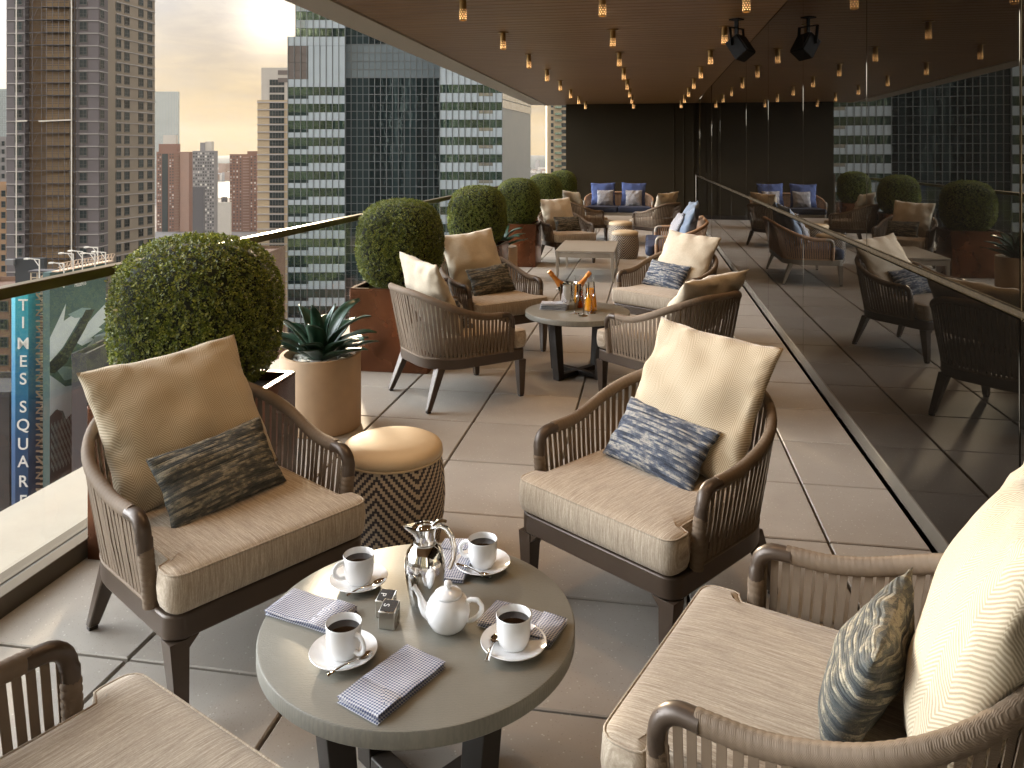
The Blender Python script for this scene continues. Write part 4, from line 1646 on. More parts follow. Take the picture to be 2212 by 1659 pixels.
tp.tube([(0.020, 0, 0.203), (0.032, 0, 0.211), (0.046, 0, 0.214), (0.056, 0, 0.211)], [0.006, 0.0055, 0.005, 0.0045], 10, sx=1.8, sy=0.7, up=(0, 0, 1)).build('thumb_lever', M['chrome'], jug, smooth=80)

# teapot
p = on(968, 1356, TOPZ)
tea = empty('teapot', (p.x, p.y, TOPZ), YAW - R(14), 'round white china teapot in front of the steel jug', 'teapot')
MB().lathe([(0, 0.002), (0.028, 0.002), (0.030, 0.0), (0.033, 0.0), (0.043, 0.010), (0.0515, 0.027), (0.0535, 0.044), (0.0505, 0.060), (0.0425, 0.073), (0.036, 0.079), (0.0345, 0.0800), (0.033, 0.079)], 56).build('pot_body', M['white_china'], tea, smooth=70)
MB().lathe([(0.0338, 0.0805), (0.0345, 0.0825), (0.031, 0.087), (0.020, 0.0925), (0.010, 0.0950), (0.0065, 0.0965), (0.0060, 0.099), (0.0090, 0.103), (0.0100, 0.1075), (0.0075, 0.1120), (0, 0.1135)], 40).build('lid', M['white_china'], tea, smooth=70)
pts = resample([Vector(q) for q in ((-0.040, 0, 0.026), (-0.056, 0, 0.034), (-0.066, 0, 0.048), (-0.072, 0, 0.066), (-0.084, 0, 0.084), (-0.090, 0, 0.088))], 20)
MB().tube(pts, [0.0175 - 0.0115 * smoothstep(0, 0.75, k / 19) + (0.0012 if k > 17 else 0) for k in range(20)], 14, up=(0, 1, 0)).build('spout', M['white_china'], tea, smooth=80)
pts = resample([Vector(q) for q in ((0.044, 0, 0.068), (0.058, 0, 0.076), (0.074, 0, 0.077), (0.084, 0, 0.066), (0.084, 0, 0.052), (0.074, 0, 0.038), (0.062, 0, 0.028), (0.049, 0, 0.023))], 28)
MB().tube(pts, 0.0048, 10, sx=1.25, up=(0, 1, 0)).build('handle', M['white_china'], tea, smooth=80)


# shakers
def shaker(px, py, letter, lab):
    p = on(px, py, TOPZ)
    r = empty('shaker', (p.x, p.y, TOPZ), YAW - R(12), lab, 'salt and pepper', 'square steel shakers')
    s = 0.0205
    b = MB().hexa([(-s, -s, 0), (s, -s, 0), (s, s, 0), (-s, s, 0), (-s, -s, 0.042), (s, -s, 0.042), (s, s, 0.051), (-s, s, 0.051)])
    b.build('shaker_body', M['steel'], r, bevel=0.002)
    tl = math.atan2(0.009, 0.041)
    T = Matrix.Translation((0, 0, 0.0467)) @ Matrix.Rotation(tl, 4, 'X')
    pl = MB().box(-0.0182, 0.0182, -0.0182, 0.0182, 0.0, 0.0006, T).build('cap_plate', M['gasket'], r)
    cu = bpy.data.curves.new('letter', 'FONT')
    cu.body = letter
    cu.size = 0.021
    cu.align_x, cu.align_y = 'CENTER', 'CENTER'
    cu.extrude = 0.0001
    o = bpy.data.objects.new('letter', cu)
    COL.objects.link(o)
    o.data.materials.append(M['letter'])
    o.parent = r
    o.matrix_local = T @ Matrix.Translation((-0.0075, 0, 0.0009)) @ Matrix.Rotation(-PI / 2, 4, 'Z')
    h = MB()
    for i in range(3):
        for j in range(4):
            M4 = T @ Matrix.Translation((0.006 + 0.0045 * i, -0.009 + 0.006 * j, 0.0008))
            h.add([M4 @ Vector((0.0009 * math.cos(q * PI / 3), 0.0009 * math.sin(q * PI / 3), 0)) for q in range(6)], [tuple(range(6))])
    h.build('hole', M['chrome'], r)


shaker(841, 1350, 'S', 'square steel salt shaker marked S, in front of the pepper')
shaker(834, 1326, 'P', 'square steel pepper shaker marked P, behind the salt')


# napkins
def napkin_mesh(w, d, seed):
    """a folded napkin: layers of cloth with a free flap across it. w long, d wide."""
    mb = MB()
    rnd = random.Random(seed)
    ox = rnd.uniform(0, 30)
    for k, (z0, z1, ins) in enumerate(((0.0, 0.0045, 0.0), (0.0050, 0.0095, 0.0012), (0.0100, 0.0145, 0.0))):
        n, m = 26, 14
        sh = rnd.uniform(-0.0015, 0.0015)

        def P(u, v, top, z0=z0, z1=z1, ins=ins, sh=sh):
            x = (u - 0.5) * (w - 2 * ins) + sh
            y = (v - 0.5) * (d - 2 * ins) + sh
            y += 0.0025 * mnoise.noise(Vector((x * 14 + ox, 2, k)))
            x += 0.0025 * mnoise.noise(Vector((y * 18 + ox, 5, k)))
            e = min(u, 1 - u, v * d / w, (1 - v) * d / w) * w
            rr = min(1, e / 0.0045)
            mid = (z0 + z1) / 2
            hh = (z1 - z0) / 2 * math.sqrt(max(0.0, 1 - (1 - rr) ** 2))
            lift = 0.0035 * (k / 2) * mnoise.noise(Vector((x * 13 + ox, y * 13, k * 2))) + 0.002 * k / 2 * abs(mnoise.noise(Vector((x * 25, y * 20 + ox, 3))))
            return Vector((x, y, max(0.0002, mid + (hh if top else -hh) + max(-0.002, lift) * (1 if z0 > 0 else 0.2))))
        mb.grid(lambda u, v: P(u, v, True), n, m)
        mb.grid(lambda u, v: P(1 - u, v, False), n, m)
    # flap edge: a hem lying across the top
    xf = w * 0.18
    pts = [Vector((xf + 0.006 * math.sin(2.4 * t + ox), (t - 0.5) * (d - 0.004), 0.0160 + 0.0012 * math.sin(5 * t + ox))) for t in [i / 16 for i in range(17)]]
    vs = []
    for q in pts:
        vs += [q + Vector((0, 0, 0)), q + Vector((0.0012, 0, 0.0012)), q + Vector((w * 0.5 - xf - 0.004, 0, -0.0006)), q + Vector((w * 0.5 - xf - 0.002, 0, -0.003))]
    fs = []
    for i in range(16):
        for j in range(3):
            fs.append((4 * i + j, 4 * i + j + 1, 4 * i + 5 + j, 4 * i + 4 + j))
    mb.add(vs, fs)
    return mb


NAP = [([(633.5, 1273.6), (784.7, 1314.5), (701, 1364), (573, 1320)], 'checked napkin hanging over the left edge of the coffee table', 1),
       ([(887.8, 1389), (960.7, 1435.4), (809.6, 1563.4), (726, 1508)], 'checked napkin lying at the front edge of the coffee table', 2),
       ([(1065.6, 1298.5), (1227.4, 1335.8), (1188.3, 1396.3), (1037, 1343)], 'checked napkin under the right saucer', 3),
       ([(960.7, 1160), (1040, 1176), (990, 1260), (925, 1238)], 'checked napkin behind the steel jug', 4)]
for cs, lab, sd in NAP:
    P = [on(x, y, TOPZ + 0.010) for x, y in cs]
    c = sum(P, Vector((0, 0, 0))) / 4
    e1 = ((P[1] - P[0]) + (P[2] - P[3])) / 2
    e2 = ((P[3] - P[0]) + (P[2] - P[1])) / 2
    if e2.length > e1.length:
        e1, e2 = -e2, e1
        if sd == 2:
            e1 = -e1
    w, d = min(0.215, max(0.17, e1.length)), min(0.115, max(0.085, e2.length))
    o = napkin_mesh(w, d, sd).build('napkin', M['napkin'], smooth=80)
    o.location = (c.x, c.y, TOPZ + 0.0004)
    o.rotation_euler = (0, 0, math.atan2(e1.y, e1.x))
    tag(o, lab, 'napkin', 'blue checked napkins on the coffee table')

# ------------------------------------------------------------------ on the drinks table
p = on(1230.8, 665.6, TOPZ)
bk = empty('ice_bucket', (p.x, p.y, TOPZ), YAW, 'polished steel ice bucket with two bottles leaning in it', 'ice bucket')
MB().lathe([(0, 0.0), (0.058, 0.0), (0.062, 0.004), (0.072, 0.07), (0.0815, 0.175), (0.0855, 0.183), (0.0855, 0.187), (0.0815, 0.187), (0.0775, 0.176), (0.066, 0.05), (0, 0.045)], 48).build('bucket_shell', M['chrome'], bk, smooth=50)
for s in (-1, 1):
    MB().tube([(s * 0.078, -0.010, 0.150), (s * 0.092, -0.016, 0.148), (s * 0.098, 0, 0.130), (s * 0.092, 0.016, 0.148), (s * 0.078, 0.010, 0.150)], 0.004, 8).build('handle', M['chrome'], bk, smooth=80)
rnd = random.Random(2)
ic = MB()
for k in range(26):
    a, rr = rnd.uniform(0, 6.28), 0.06 * math.sqrt(rnd.random())
    T = Matrix.Translation((rr * math.cos(a), rr * math.sin(a), 0.135 + rnd.uniform(-.015, .02))) @ Matrix.Rotation(rnd.uniform(0, 3), 4, 'X') @ Matrix.Rotation(rnd.uniform(0, 3), 4, 'Z')
    ic.box(-.013, .013, -.013, .013, -.013, .013, T)
tag(ic.build('ice_cubes', M['ice'], bk, bevel=0.003), kind='stuff')


def bottle(lab, base, lean, az):
    r = empty('bottle', base, 0, lab, 'bottle', 'foil necked bottles in the ice bucket')
    r.rotation_euler = Matrix.Rotation(az, 3, 'Z').to_4x4().to_3x3().__matmul__(Matrix.Rotation(lean, 3, 'Y')).to_euler()
    MB().lathe([(0, 0), (0.036, 0.0), (0.040, 0.006), (0.040, 0.13), (0.036, 0.16), (0.022, 0.20), (0.0165, 0.225), (0.0160, 0.232)], 32).build('bottle_glass', M['bottle_glass'], r, smooth=60)
    MB().lathe([(0.0290, 0.175), (0.0300, 0.176), (0.0228, 0.206), (0.0172, 0.228), (0.0160, 0.265), (0.0160, 0.272), (0.0185, 0.275), (0.0185, 0.286), (0.0165, 0.289), (0.0175, 0.302), (0.0150, 0.312), (0, 0.314)], 32).build('foil', M['orange_foil'], r, smooth=60)


bottle('orange foiled bottle leaning out of the left of the ice bucket', (p.x + 0.046, p.y + 0.006, TOPZ + 0.036), R(-40), YAW)
bottle('orange foiled bottle leaning right, behind the mouth of the orange carafe', (p.x - 0.040, p.y + 0.010, TOPZ + 0.020), R(38), YAW)


def carafe(px, py, mat, lab, fill):
    p = on(px, py, TOPZ)
    r = empty('juice_carafe', (p.x, p.y, TOPZ), 0, lab, 'carafe', 'juice carafes on the drinks table')
    prof = [(0, 0.0), (0.044, 0.0), (0.0475, 0.004), (0.0470, 0.03), (0.042, 0.09), (0.034, 0.145), (0.027, 0.180), (0.0245, 0.200), (0.027, 0.225), (0.0335, 0.245)]
    MB().lathe(prof, 40).build('glass_wall', M['carafe_glass'], r, smooth=60)
    j = [(0, 0.004)] + [(max(0, a - 0.0022), z + (0.004 if z < 0.01 else 0)) for a, z in prof[1:] if z < fill] + [(0.0, 0)]
    q = [pp for pp in prof if pp[1] < fill][-1]
    j[-1] = (q[0] - 0.004, fill)
    j.append((0, fill))
    MB().lathe(j, 40).build('juice', mat, r, smooth=60)


carafe(1276, 671.6, M['orange_juice'], 'carafe of orange juice behind the champagne flutes', 0.165)
carafe(1249, 664.0, M['red_juice'], 'carafe of red juice beside the ice bucket', 0.15)


def make_flute():
    prof = [(0, 0.0), (0.030, 0.0), (0.033, 0.0015), (0.030, 0.003), (0.010, 0.006), (0.0045, 0.014), (0.0036, 0.04), (0.0036, 0.085), (0.008, 0.098), (0.018, 0.118), (0.0245, 0.140), (0.0265, 0.160), (0.0245, 0.195), (0.0225, 0.222)]
    return MB().lathe(prof, 32).build('champagne_flute', M['stemware'], smooth=60)


fl0 = make_flute()
for k, (px, py, lab) in enumerate(((1241.5, 677.6, 'champagne flute in front of the ice bucket'), (1260, 682.3, 'champagne flute closest to the table front'), (1277.5, 676.3, 'champagne flute right in front of the orange juice'))):
    o = fl0 if k == 0 else copy_tree(fl0)
    q = on(px, py, TOPZ)
    o.location = (q.x, q.y, TOPZ + 0.0003)
    tag(o, lab, 'glass', 'champagne flutes on the drinks table')
q = on(1196, 667.6, TOPZ)
for k in range(3):
    o = MB()
    o = napkin_mesh(0.20, 0.115, 20 + k).build('folded_napkin', M['napstripe'], smooth=80)
    o.location = (q.x + 0.004 * k, q.y - 0.003 * k, TOPZ + 0.0004 + 0.0178 * k)
    o.scale = (1, 1, 0.95)
    o.rotation_euler = (0, 0, YAW - R(14) + R(3) * k)
    tag(o, ['striped napkin at the bottom of the small stack', 'striped napkin in the middle of the small stack', 'striped napkin on top of the small stack'][k], 'napkin', 'striped napkins stacked on the drinks table')
# ------------------------------------------------------------------ city
GZ = -76.0


def seen(P):
    d = -P.x * SA + P.y * CA
    if d < 1:
        return False
    x = CXP + FPX * (P.x * CA + P.y * SA) / d
    y = CYP + FPX * (EYE - P.z) / d
    return -10 < x < 2222 and -10 < y < 1100


def px2m(px, d):
    return (px - CXP) / FPX * d


def ht(py, d):
    return EYE - (py - CYP) * d / FPX


def make_window_mesh(w, h, panes, pane_mat, frame_mat, deep=0.18, bars=1):
    """one window: a frame standing proud of the wall, panes set back in it. Local x across, z up, -y outward."""
    mb = MB()
    fw = min(w, h) * 0.07
    mb.mi = 0
    mb.box(-w / 2, w / 2, -0.02, 0.02, 0, h)
    mb.mi = 1
    mb.box(-w / 2 - fw, w / 2 + fw, -deep * 0.5, 0.02, -fw * 1.4, -0.001)
    mb.box(-w / 2 - fw, w / 2 + fw, -deep * 0.35, 0.02, h + 0.001, h + fw)
    mb.box(-w / 2 - fw, -w / 2 - 0.001, -deep * 0.35, 0.02, 0, h)
    mb.box(w / 2 + 0.001, w / 2 + fw, -deep * 0.35, 0.02, 0, h)
    for k in range(1, panes):
        x = -w / 2 + w * k / panes
        mb.box(x - fw / 3, x + fw / 3, -0.06, -0.021, 0, h)
    for k in range(bars):
        z = h * (k + 1) / (bars + 1) * (1.0 if bars > 1 else 0.85)
        mb.box(-w / 2, w / 2, -0.055, -0.022, z - fw / 4, z + fw / 4)
    me = mb.build('window', [pane_mat, frame_mat])
    d = me.data
    bpy.data.objects.remove(me)
    return d


def add_windows(parent, data, spots, cap=100, name='window'):
    """spots: (point, angle of the wall). The nearest in view become parts, the rest one mass."""
    base = parent.location
    order = sorted(spots, key=lambda s: (not seen(s[0]), s[0].length))
    for P, a in order[:cap]:
        o = bpy.data.objects.new(name, data)
        COL.objects.link(o)
        o.parent = parent
        o.location = P - base
        o.rotation_euler = (0, 0, a)
    rest = order[cap:]
    if rest:
        bm = MB()
        vs = [v.co.copy() for v in data.vertices]
        fs = [tuple(p.vertices) for p in data.polygons]
        ms = [p.material_index for p in data.polygons]
        for P, a in rest:
            T = Matrix.Translation(P - base) @ Matrix.Rotation(a, 4, 'Z')
            b = len(bm.v)
            bm.v += [tuple(T @ v) for v in vs]
            bm.f += [tuple(b + i for i in f) for f in fs]
            bm.m += ms
        o = bm.build(name, list(data.materials), parent, fix=False)
        o['kind'] = 'stuff'


def wall_spots(A, B, xs, zs):
    """window places on the wall from A to B (seen from outside, A left): xs fractions or metres along."""
    d = (B - A)
    d.z = 0
    L = d.length
    d.normalize()
    a = math.atan2(d.y, d.x)
    out = Vector((d.y, -d.x, 0))
    return [(Vector((A.x, A.y, 0)) + d * (x * L) + out * 0.03 + Vector((0, 0, z)), a) for x in xs for z in zs]


def plan_prism(plan, z0, z1, base):
    mb = MB()
    mb.prism([tuple((city(x, d) - base).xy) for x, d in plan], z0 - base.z, z1 - base.z)
    return mb


# ground, river, hills
g = MB()
S = 5200
g.box(-S, S, -S, S, GZ - 2, GZ)
tag(g.build('city_ground', M['street']), kind='structure')
w = MB()
w.prism([tuple(city(x, d).xy) for x, d in ((-2600, 1400), (2600, 1400), (2900, 2400), (-2900, 2400))], GZ + 0.5, GZ + 1.0)
tag(w.build('river', M['water']), kind='structure')
h = MB()


def hillpt(u, v):
    x = -3600 + 7200 * u
    d = 3500 + 1300 * v
    z = GZ + 0 + (math.sin(PI * v) ** 0.7) * (72 + 22 * mnoise.noise(Vector((x * 0.0012, v * 2, 3))) + 8 * mnoise.noise(Vector((x * 0.003, v * 6, 1))))
    return city(x, d, z)


h.grid(hillpt, 160, 12)
tag(h.build('far_hills', M['hill'], smooth=80), kind='structure')
# far shore: a strip of low town, too small to count
fs = MB()
rnd = random.Random(77)
for k in range(900):
    d = rnd.uniform(2420, 3600)
    x = rnd.uniform(-0.42, 0.12) * d
    ww, hh = rnd.uniform(15, 60), rnd.uniform(6, 26) * (1 if rnd.random() < .9 else 2.2)
    c = city(x, d)
    fs.mi = rnd.randrange(3)
    fs.box(c.x - ww / 2, c.x + ww / 2, c.y - 15, c.y + 15, GZ, GZ + hh)
tag(fs.build('far_shore_town', [M['pale_conc'], M['grey_conc'], M['brown_brick']]), 'low far town across the river below the hills', 'town', kind='stuff')

# ---------------------------------------------------------------- apartment tower with hoist scaffold
base = city(-112, 196)
base.z = GZ
ap = empty('apartment_tower', base, 0, 'tall grey and cream apartment tower with scaffolded facade at the left', 'tower')
TOP = 58.0
FL = 3.12
zrow = [ht(0, 196) - FL * 0.35 - FL * k + 21.84 for k in range(0, 42)]
corner = [(px2m(14, 196), 196), (px2m(213, 196), 196), (px2m(233, 200.5), 200.5), (px2m(251, 203.5), 203.5), (px2m(334.5, 219), 219), (-114, 236), (px2m(14, 196), 236)]
# grey body without the scaffold recess
rec0, rec1 = px2m(54, 196), px2m(164, 196)
body = [(px2m(14, 196), 196), (rec0, 196), (rec0, 197.8), (rec1, 197.8), (rec1, 196), corner[1], corner[2], (-114, 236), (px2m(14, 196), 236)]
plan_prism(body, GZ, TOP, base).build('grey_wall', M['grey_brick'], ap)
side = [(px2m(233.2, 200.6), 200.6), corner[3], corner[4], (-114, 236)]
plan_prism(side, GZ, TOP + 0.5, base).build('cream_wall', M['cream_brick'], ap)
pil = MB()
for pa, pb, da, db in ((221, 241, 198.5, 203.2), (278, 289, 208.6, 210.6)):
    x0, x1 = px2m(pa, da), px2m(pb, db)
    q = [city(x0, da - 0.35) - base, city(x1, db - 0.35) - base, city(x1, db + 0.6) - base, city(x0, da + 0.6) - base]
    pil.prism([tuple(v.xy) for v in q], 0, TOP - GZ)
pil.build('pilaster', M['grey_brick'], ap)
for z in zrow:
    for P, Q in ((corner[0], (rec0, 196)), ((rec1, 196), corner[1]), (corner[1], corner[2]), (corner[3], corner[4])):
        a, b = city(P[0], P[1] - 0.10, z - 0.95) - base, city(Q[0], Q[1] - 0.10, z - 0.95) - base
        if P == corner[3]:
            a, b = city(P[0] + .10, P[1], z - 0.95) - base, city(Q[0] + .10, Q[1], z - 0.95) - base
        MB().bar(a, b, 0.24, 0.20).build('stone_band', M['band'], ap)
wd = make_window_mesh(1.75, 1.85, 2, M['win'], M['win_frame'], 0.3)
zs = zrow
A0, A1 = city(*corner[0]), city(*corner[1])
L = corner[1][0] - corner[0][0]
spots = []
for px in (40, 180):
    spots += wall_spots(A0, A1, [(px2m(px, 196) - corner[0][0]) / L], zs)
C1, C2, C3, C4 = city(*corner[1]), city(*corner[2]), city(*corner[3]), city(*corner[4])
spots += wall_spots(C1, C2, [0.35], zs)
spots += wall_spots(C3, C4, [0.05, 0.26, 0.62, 0.86], zs)
spots = [s for s in spots if s[0].z < TOP - 3]
add_windows(ap, wd, spots)
# recess: sheathing, floors, hoist
rc = MB()
hx0, hx1 = px2m(94, 196), px2m(151, 196)
q = [city(rec0 + 0.02, 197.72) - base, city(rec1 - 0.02, 197.72) - base, city(rec1 - 0.02, 197.78) - base, city(rec0 + 0.02, 197.78) - base]
rc.prism([tuple(v.xy) for v in q], 0, TOP - GZ)
rc.build('sheathing', M['tan_sheath'], ap)
hs = MB()
for k, z in enumerate(zrow):
    if k % 1 == 0:
        z0 = z - 0.6 if k % 3 else z - 0.9
        a, b = city(hx0, 196.9) - base, city(hx1, 196.9) - base
        q = [a, b, city(hx1, 197.7) - base, city(hx0, 197.7) - base]
        hs.prism([tuple(v.xy) for v in q], z0 - GZ, z0 + FL - 0.45 - GZ)
hs.build('hoist_bay', M['tan_light'], ap)
sc = MB()
for z in zrow:
    for a, b, d in ((rec0, rec1, 196.2), (hx0, hx1, 195.7)):
        sc.bar(city(a, d, z - 0.75) - base, city(b, d, z - 0.75) - base, 1.2, 0.16)
        sc.bar(city(a, d - 0.6, z + 0.35) - base, city(b, d - 0.6, z + 0.35) - base, 0.06, 0.06)
        sc.bar(city(a, d - 0.6, z + 0.9) - base, city(b, d - 0.6, z + 0.9) - base, 0.06, 0.06)
for px in (56, 72, 92, 105, 118, 131, 144, 153, 170, 163):
    x = px2m(px, 196)
    d = 195.1 if 93 < px < 152 else 195.6
    sc.bar(city(x, d, GZ) - base, city(x, d, TOP) - base, 0.11, 0.11, up=(0, 1, 0))
rnd = random.Random(5)
for k, z in enumerate(zrow):
    if k % 2:
        continue
    for x0, x1 in ((px2m(72, 196), px2m(84, 196)), (px2m(158, 196), px2m(170, 196))):
        sc.bar(city(x0, 195.6, z - 0.7) - base, city(x1, 195.6, z + FL - 0.8) - base, 0.08, 0.08)
sc.build('scaffolding', M['scaffold'], ap)
hm = MB()
for px in (37, 156):
    x = px2m(px, 195)
    hm.bar(city(x, 194.7, ht(640, 195)) - base, city(x, 194.7, TOP) - base, 0.20, 0.20, up=(0, 1, 0))
    if px == 37:
        hm.bar(city(x, 194.7, ht(262, 195)) - base, city(px2m(60, 195), 194.7, ht(261, 195)) - base, 0.3, 0.3)
hm.bar(city(px2m(86, 195), 194.6, ht(262, 195)) - base, city(px2m(156, 195), 194.6, ht(259, 195)) - base, 0.3, 0.3)
hm.build('hoist_mast', M['hoist_cable'], ap)


# ---------------------------------------------------------------- glass office tower
base = city(-26, 182)
base.z = GZ
gt = empty('glass_office_tower', base, 0, 'banded green glass office tower beyond the balustrade', 'tower')
D1, D2, D3 = 180.0, 181.2, 174.5


def panel(mb, px0, px1, py0, py1, d, proud=0.0, dd=0.25):
    """a flat cladding panel between picture lines, standing at distance d."""
    x0, x1 = px2m(px0, d), px2m(px1, d)
    z0, z1 = ht(py1, d), ht(py0, d)
    q = [city(x0, d - proud) - base, city(x1, d - proud) - base, city(x1, d - proud + dd) - base, city(x0, d - proud + dd) - base]
    mb.prism([tuple(v.xy) for v in q], z0 - base.z, z1 - base.z)


def crop3(x, y):
    return 590 + x * 0.3111, y * 0.3111


core = MB()
for a, b, d0, d1, top in ((622, 745.5, D1 + 0.3, 215, 60), (745.6, 950, D2 + 0.3, 215, 70), (950.1, 1085, D3 + 0.3, 215, 70)):
    x0, x1 = px2m(a, d0), px2m(b, d0)
    if a == 622:
        for (p0, p1, tp) in ((622, 638, ht(79, D1)), (638, 745.5, 60.0)):
            q = [city(px2m(p0, d0), d0) - base, city(px2m(p1, d0), d0) - base, city(px2m(p1, d0), d1) - base, city(px2m(p0, d0), d1) - base]
            core.prism([tuple(v.xy) for v in q], 0, tp - GZ)
    else:
        q = [city(x0, d0) - base, city(x1, d0) - base, city(x1, d1) - base, city(x0, d1) - base]
        core.prism([tuple(v.xy) for v in q], 0, top - GZ)
core.build('core_wall', M['mullion'], gt)
FLP = 36.4
gl_left, gl_mid, gl_right = [], [], []


GLASS = (M['tower_glass'], M['tower_glass_dark'])
prnd = random.Random(31)


def pane(mb, px0, px1, py0, py1, d):
    """a pane of glass bowed and tilted a little, as sealed panes are."""
    x0, x1 = px2m(px0, d), px2m(px1, d)
    z0, z1 = ht(py1, d), ht(py0, d)
    bow = prnd.uniform(0.004, 0.012) * prnd.choice((1, 1, -1))
    tx, tz = prnd.gauss(0, 0.0022), prnd.gauss(0, 0.0022)
    vs = []
    for j in range(5):
        for i in range(5):
            u, v = i / 2 - 1, j / 2 - 1
            off = bow * (1 - u * u) * (1 - v * v) + tx * u * (x1 - x0) / 2 + tz * v * (z1 - z0) / 2
            vs.append(city(x0 + (x1 - x0) * i / 4, d - off) - base + Vector((0, 0, z0 + (z1 - z0) * j / 4 - base.z)))
            vs[-1].z = z0 + (z1 - z0) * j / 4 - base.z
    fs = [(j * 5 + i, j * 5 + i + 1, j * 5 + i + 6, j * 5 + i + 5) for j in range(4) for i in range(4)]
    mb.add(vs, fs)


def parts_row(px0, px1, y0, y1, d, mat, name, cell, proud=0.0):
    """one ribbon of panes or panels, each pane an island of its own with its own tilt."""
    mb = MB()
    n = max(1, int(round((px1 - px0) / cell)))
    glass = mat in GLASS
    for k in range(n):
        a, b = px0 + (px1 - px0) * k / n, px0 + (px1 - px0) * (k + 1) / n
        if glass:
            pane(mb, a + 0.2, b - 0.2, y0 + 0.25, y1 - 0.25, d)
            continue
        panel(mb, a + 0.25, b - 0.25, y0 + 0.3, y1 - 0.3, d, proud)
    return mb.build(name, mat, gt, smooth=20 if glass else None)


CW = 13.25
# left wing: white ribbons at crop heights 663 + 117 k, windows between
yk = 188.5
for k in range(0, 22):
    y_w = 206.2 + FLP * k          # top of a white ribbon
    y_g = y_w - 18.2
    parts_row(622, 745.5, y_g, y_w, D1, M['tower_glass'], 'window_band', CW)
    parts_row(622, 665.8, y_w, y_w + 7.0, D1, M['tower_glass_dark'], 'window_band', CW)
    parts_row(622, 665.8, y_w + 7.0, y_w + FLP - 18.2, D1, M['spandrel'], 'spandrel_band', CW, 0.02)
    parts_row(666.2, 745.5, y_w, y_w + FLP - 18.2, D1, M['spandrel'], 'spandrel_band', CW, 0.02)
parts_row(622, 745.5, 79, 99, D1, M['spandrel'], 'spandrel_band', CW, 0.02)
parts_row(665.8, 745.5, 99, 188, D1, M['spandrel'], 'spandrel_band', CW, 0.02)
parts_row(622, 665.5, 171, 188, D1, M['spandrel'], 'spandrel_band', CW, 0.02)
for k in range(4):
    parts_row(622, 665.5, 99 + 18 * k, 99 + 18 * (k + 1), D1, M['brown_panel'], 'louvre_panel', CW, 0.02)
y = 79
for k in range(6):
    parts_row(640, 745.5, y - 18, y, D1, M['tower_glass'], 'window_band', CW)
    parts_row(660, 745.5, y - 36, y - 18, D1, M['spandrel'], 'spandrel_band', CW, 0.02)
    parts_row(640, 659.5, y - 36, y - 18, D1, M['pale_glass'], 'window_band', CW)
    y -= 36
# middle: dark grid of square panes, blue grey panels above
for k in range(0, 46):
    y0 = 168 + 18.1 * k
    parts_row(745.8, 949.8, y0, y0 + 18.1, D2, M['tower_glass_dark'], 'window_band', 13.0)
for k in range(4):
    parts_row(745.8, 949.8, 96 + 18 * k, 96 + 18 * (k + 1), D2, M['spandrel_blue'], 'spandrel_band', 13.0, 0.02)
for k in range(9):
    parts_row(745.8, 949.8, 96 - 18 * (k + 1), 96 - 18 * k, D2, M['tower_glass_dark'] if k % 4 < 2 else M['spandrel_blue'], 'window_band', 13.0)
# right wing
FR = 37.6
for k in range(0, 21):
    y_w = 200.7 + FR * k
    parts_row(950.2, 1085, y_w - 17.5, y_w, D3, M['tower_glass'], 'window_band', 14.0)
    parts_row(950.2, 1034, y_w, y_w + FR - 17.5, D3, M['spandrel'], 'spandrel_band', 14.0, 0.02)
    parts_row(1034.3, 1064.5, y_w + 7, y_w + FR - 17.5, D3, M['spandrel'], 'spandrel_band', 14.0, 0.02)
    parts_row(1034.3, 1064.5, y_w, y_w + 7, D3, M['side_glass'], 'window_band', 14.0)
    parts_row(1064.8, 1085, y_w, y_w + FR - 17.5, D3, M['spandrel'], 'spandrel_band', 14.0, 0.02)
for k in range(5):
    parts_row(950.2, 1085, 183 - 36 * (k + 1), 183 - 36 * k, D3, M['spandrel'], 'spandrel_band', 14.0, 0.02)
# mullions
ml = MB()
for (p0, p1, d, cell, ztop) in ((622, 745.5, D1, CW, 79), (745.8, 949.8, D2, 13.0, -60), (950.2, 1085, D3, 14.0, 0)):
    n = int(round((p1 - p0) / cell))
    for k in range(n + 1):
        x = px2m(p0 + (p1 - p0) * k / n, d)
        zt = ht(ztop if not (d == D1 and k > 1) else -60, d)
        ml.bar(city(x, d - 0.05, GZ + 10) - base, city(x, d - 0.05, zt) - base, 0.13, 0.16, up=(0, 1, 0))
for k in range(0, 55):
    y0 = 168 + 18.1 * (k - 9)
    ml.bar(city(px2m(745.8, D2), D2 - 0.05, ht(y0, D2)) - base, city(px2m(949.8, D2), D2 - 0.05, ht(y0, D2)) - base, 0.16, 0.13)
ml.build('mullion_grid', M['mullion'], gt)
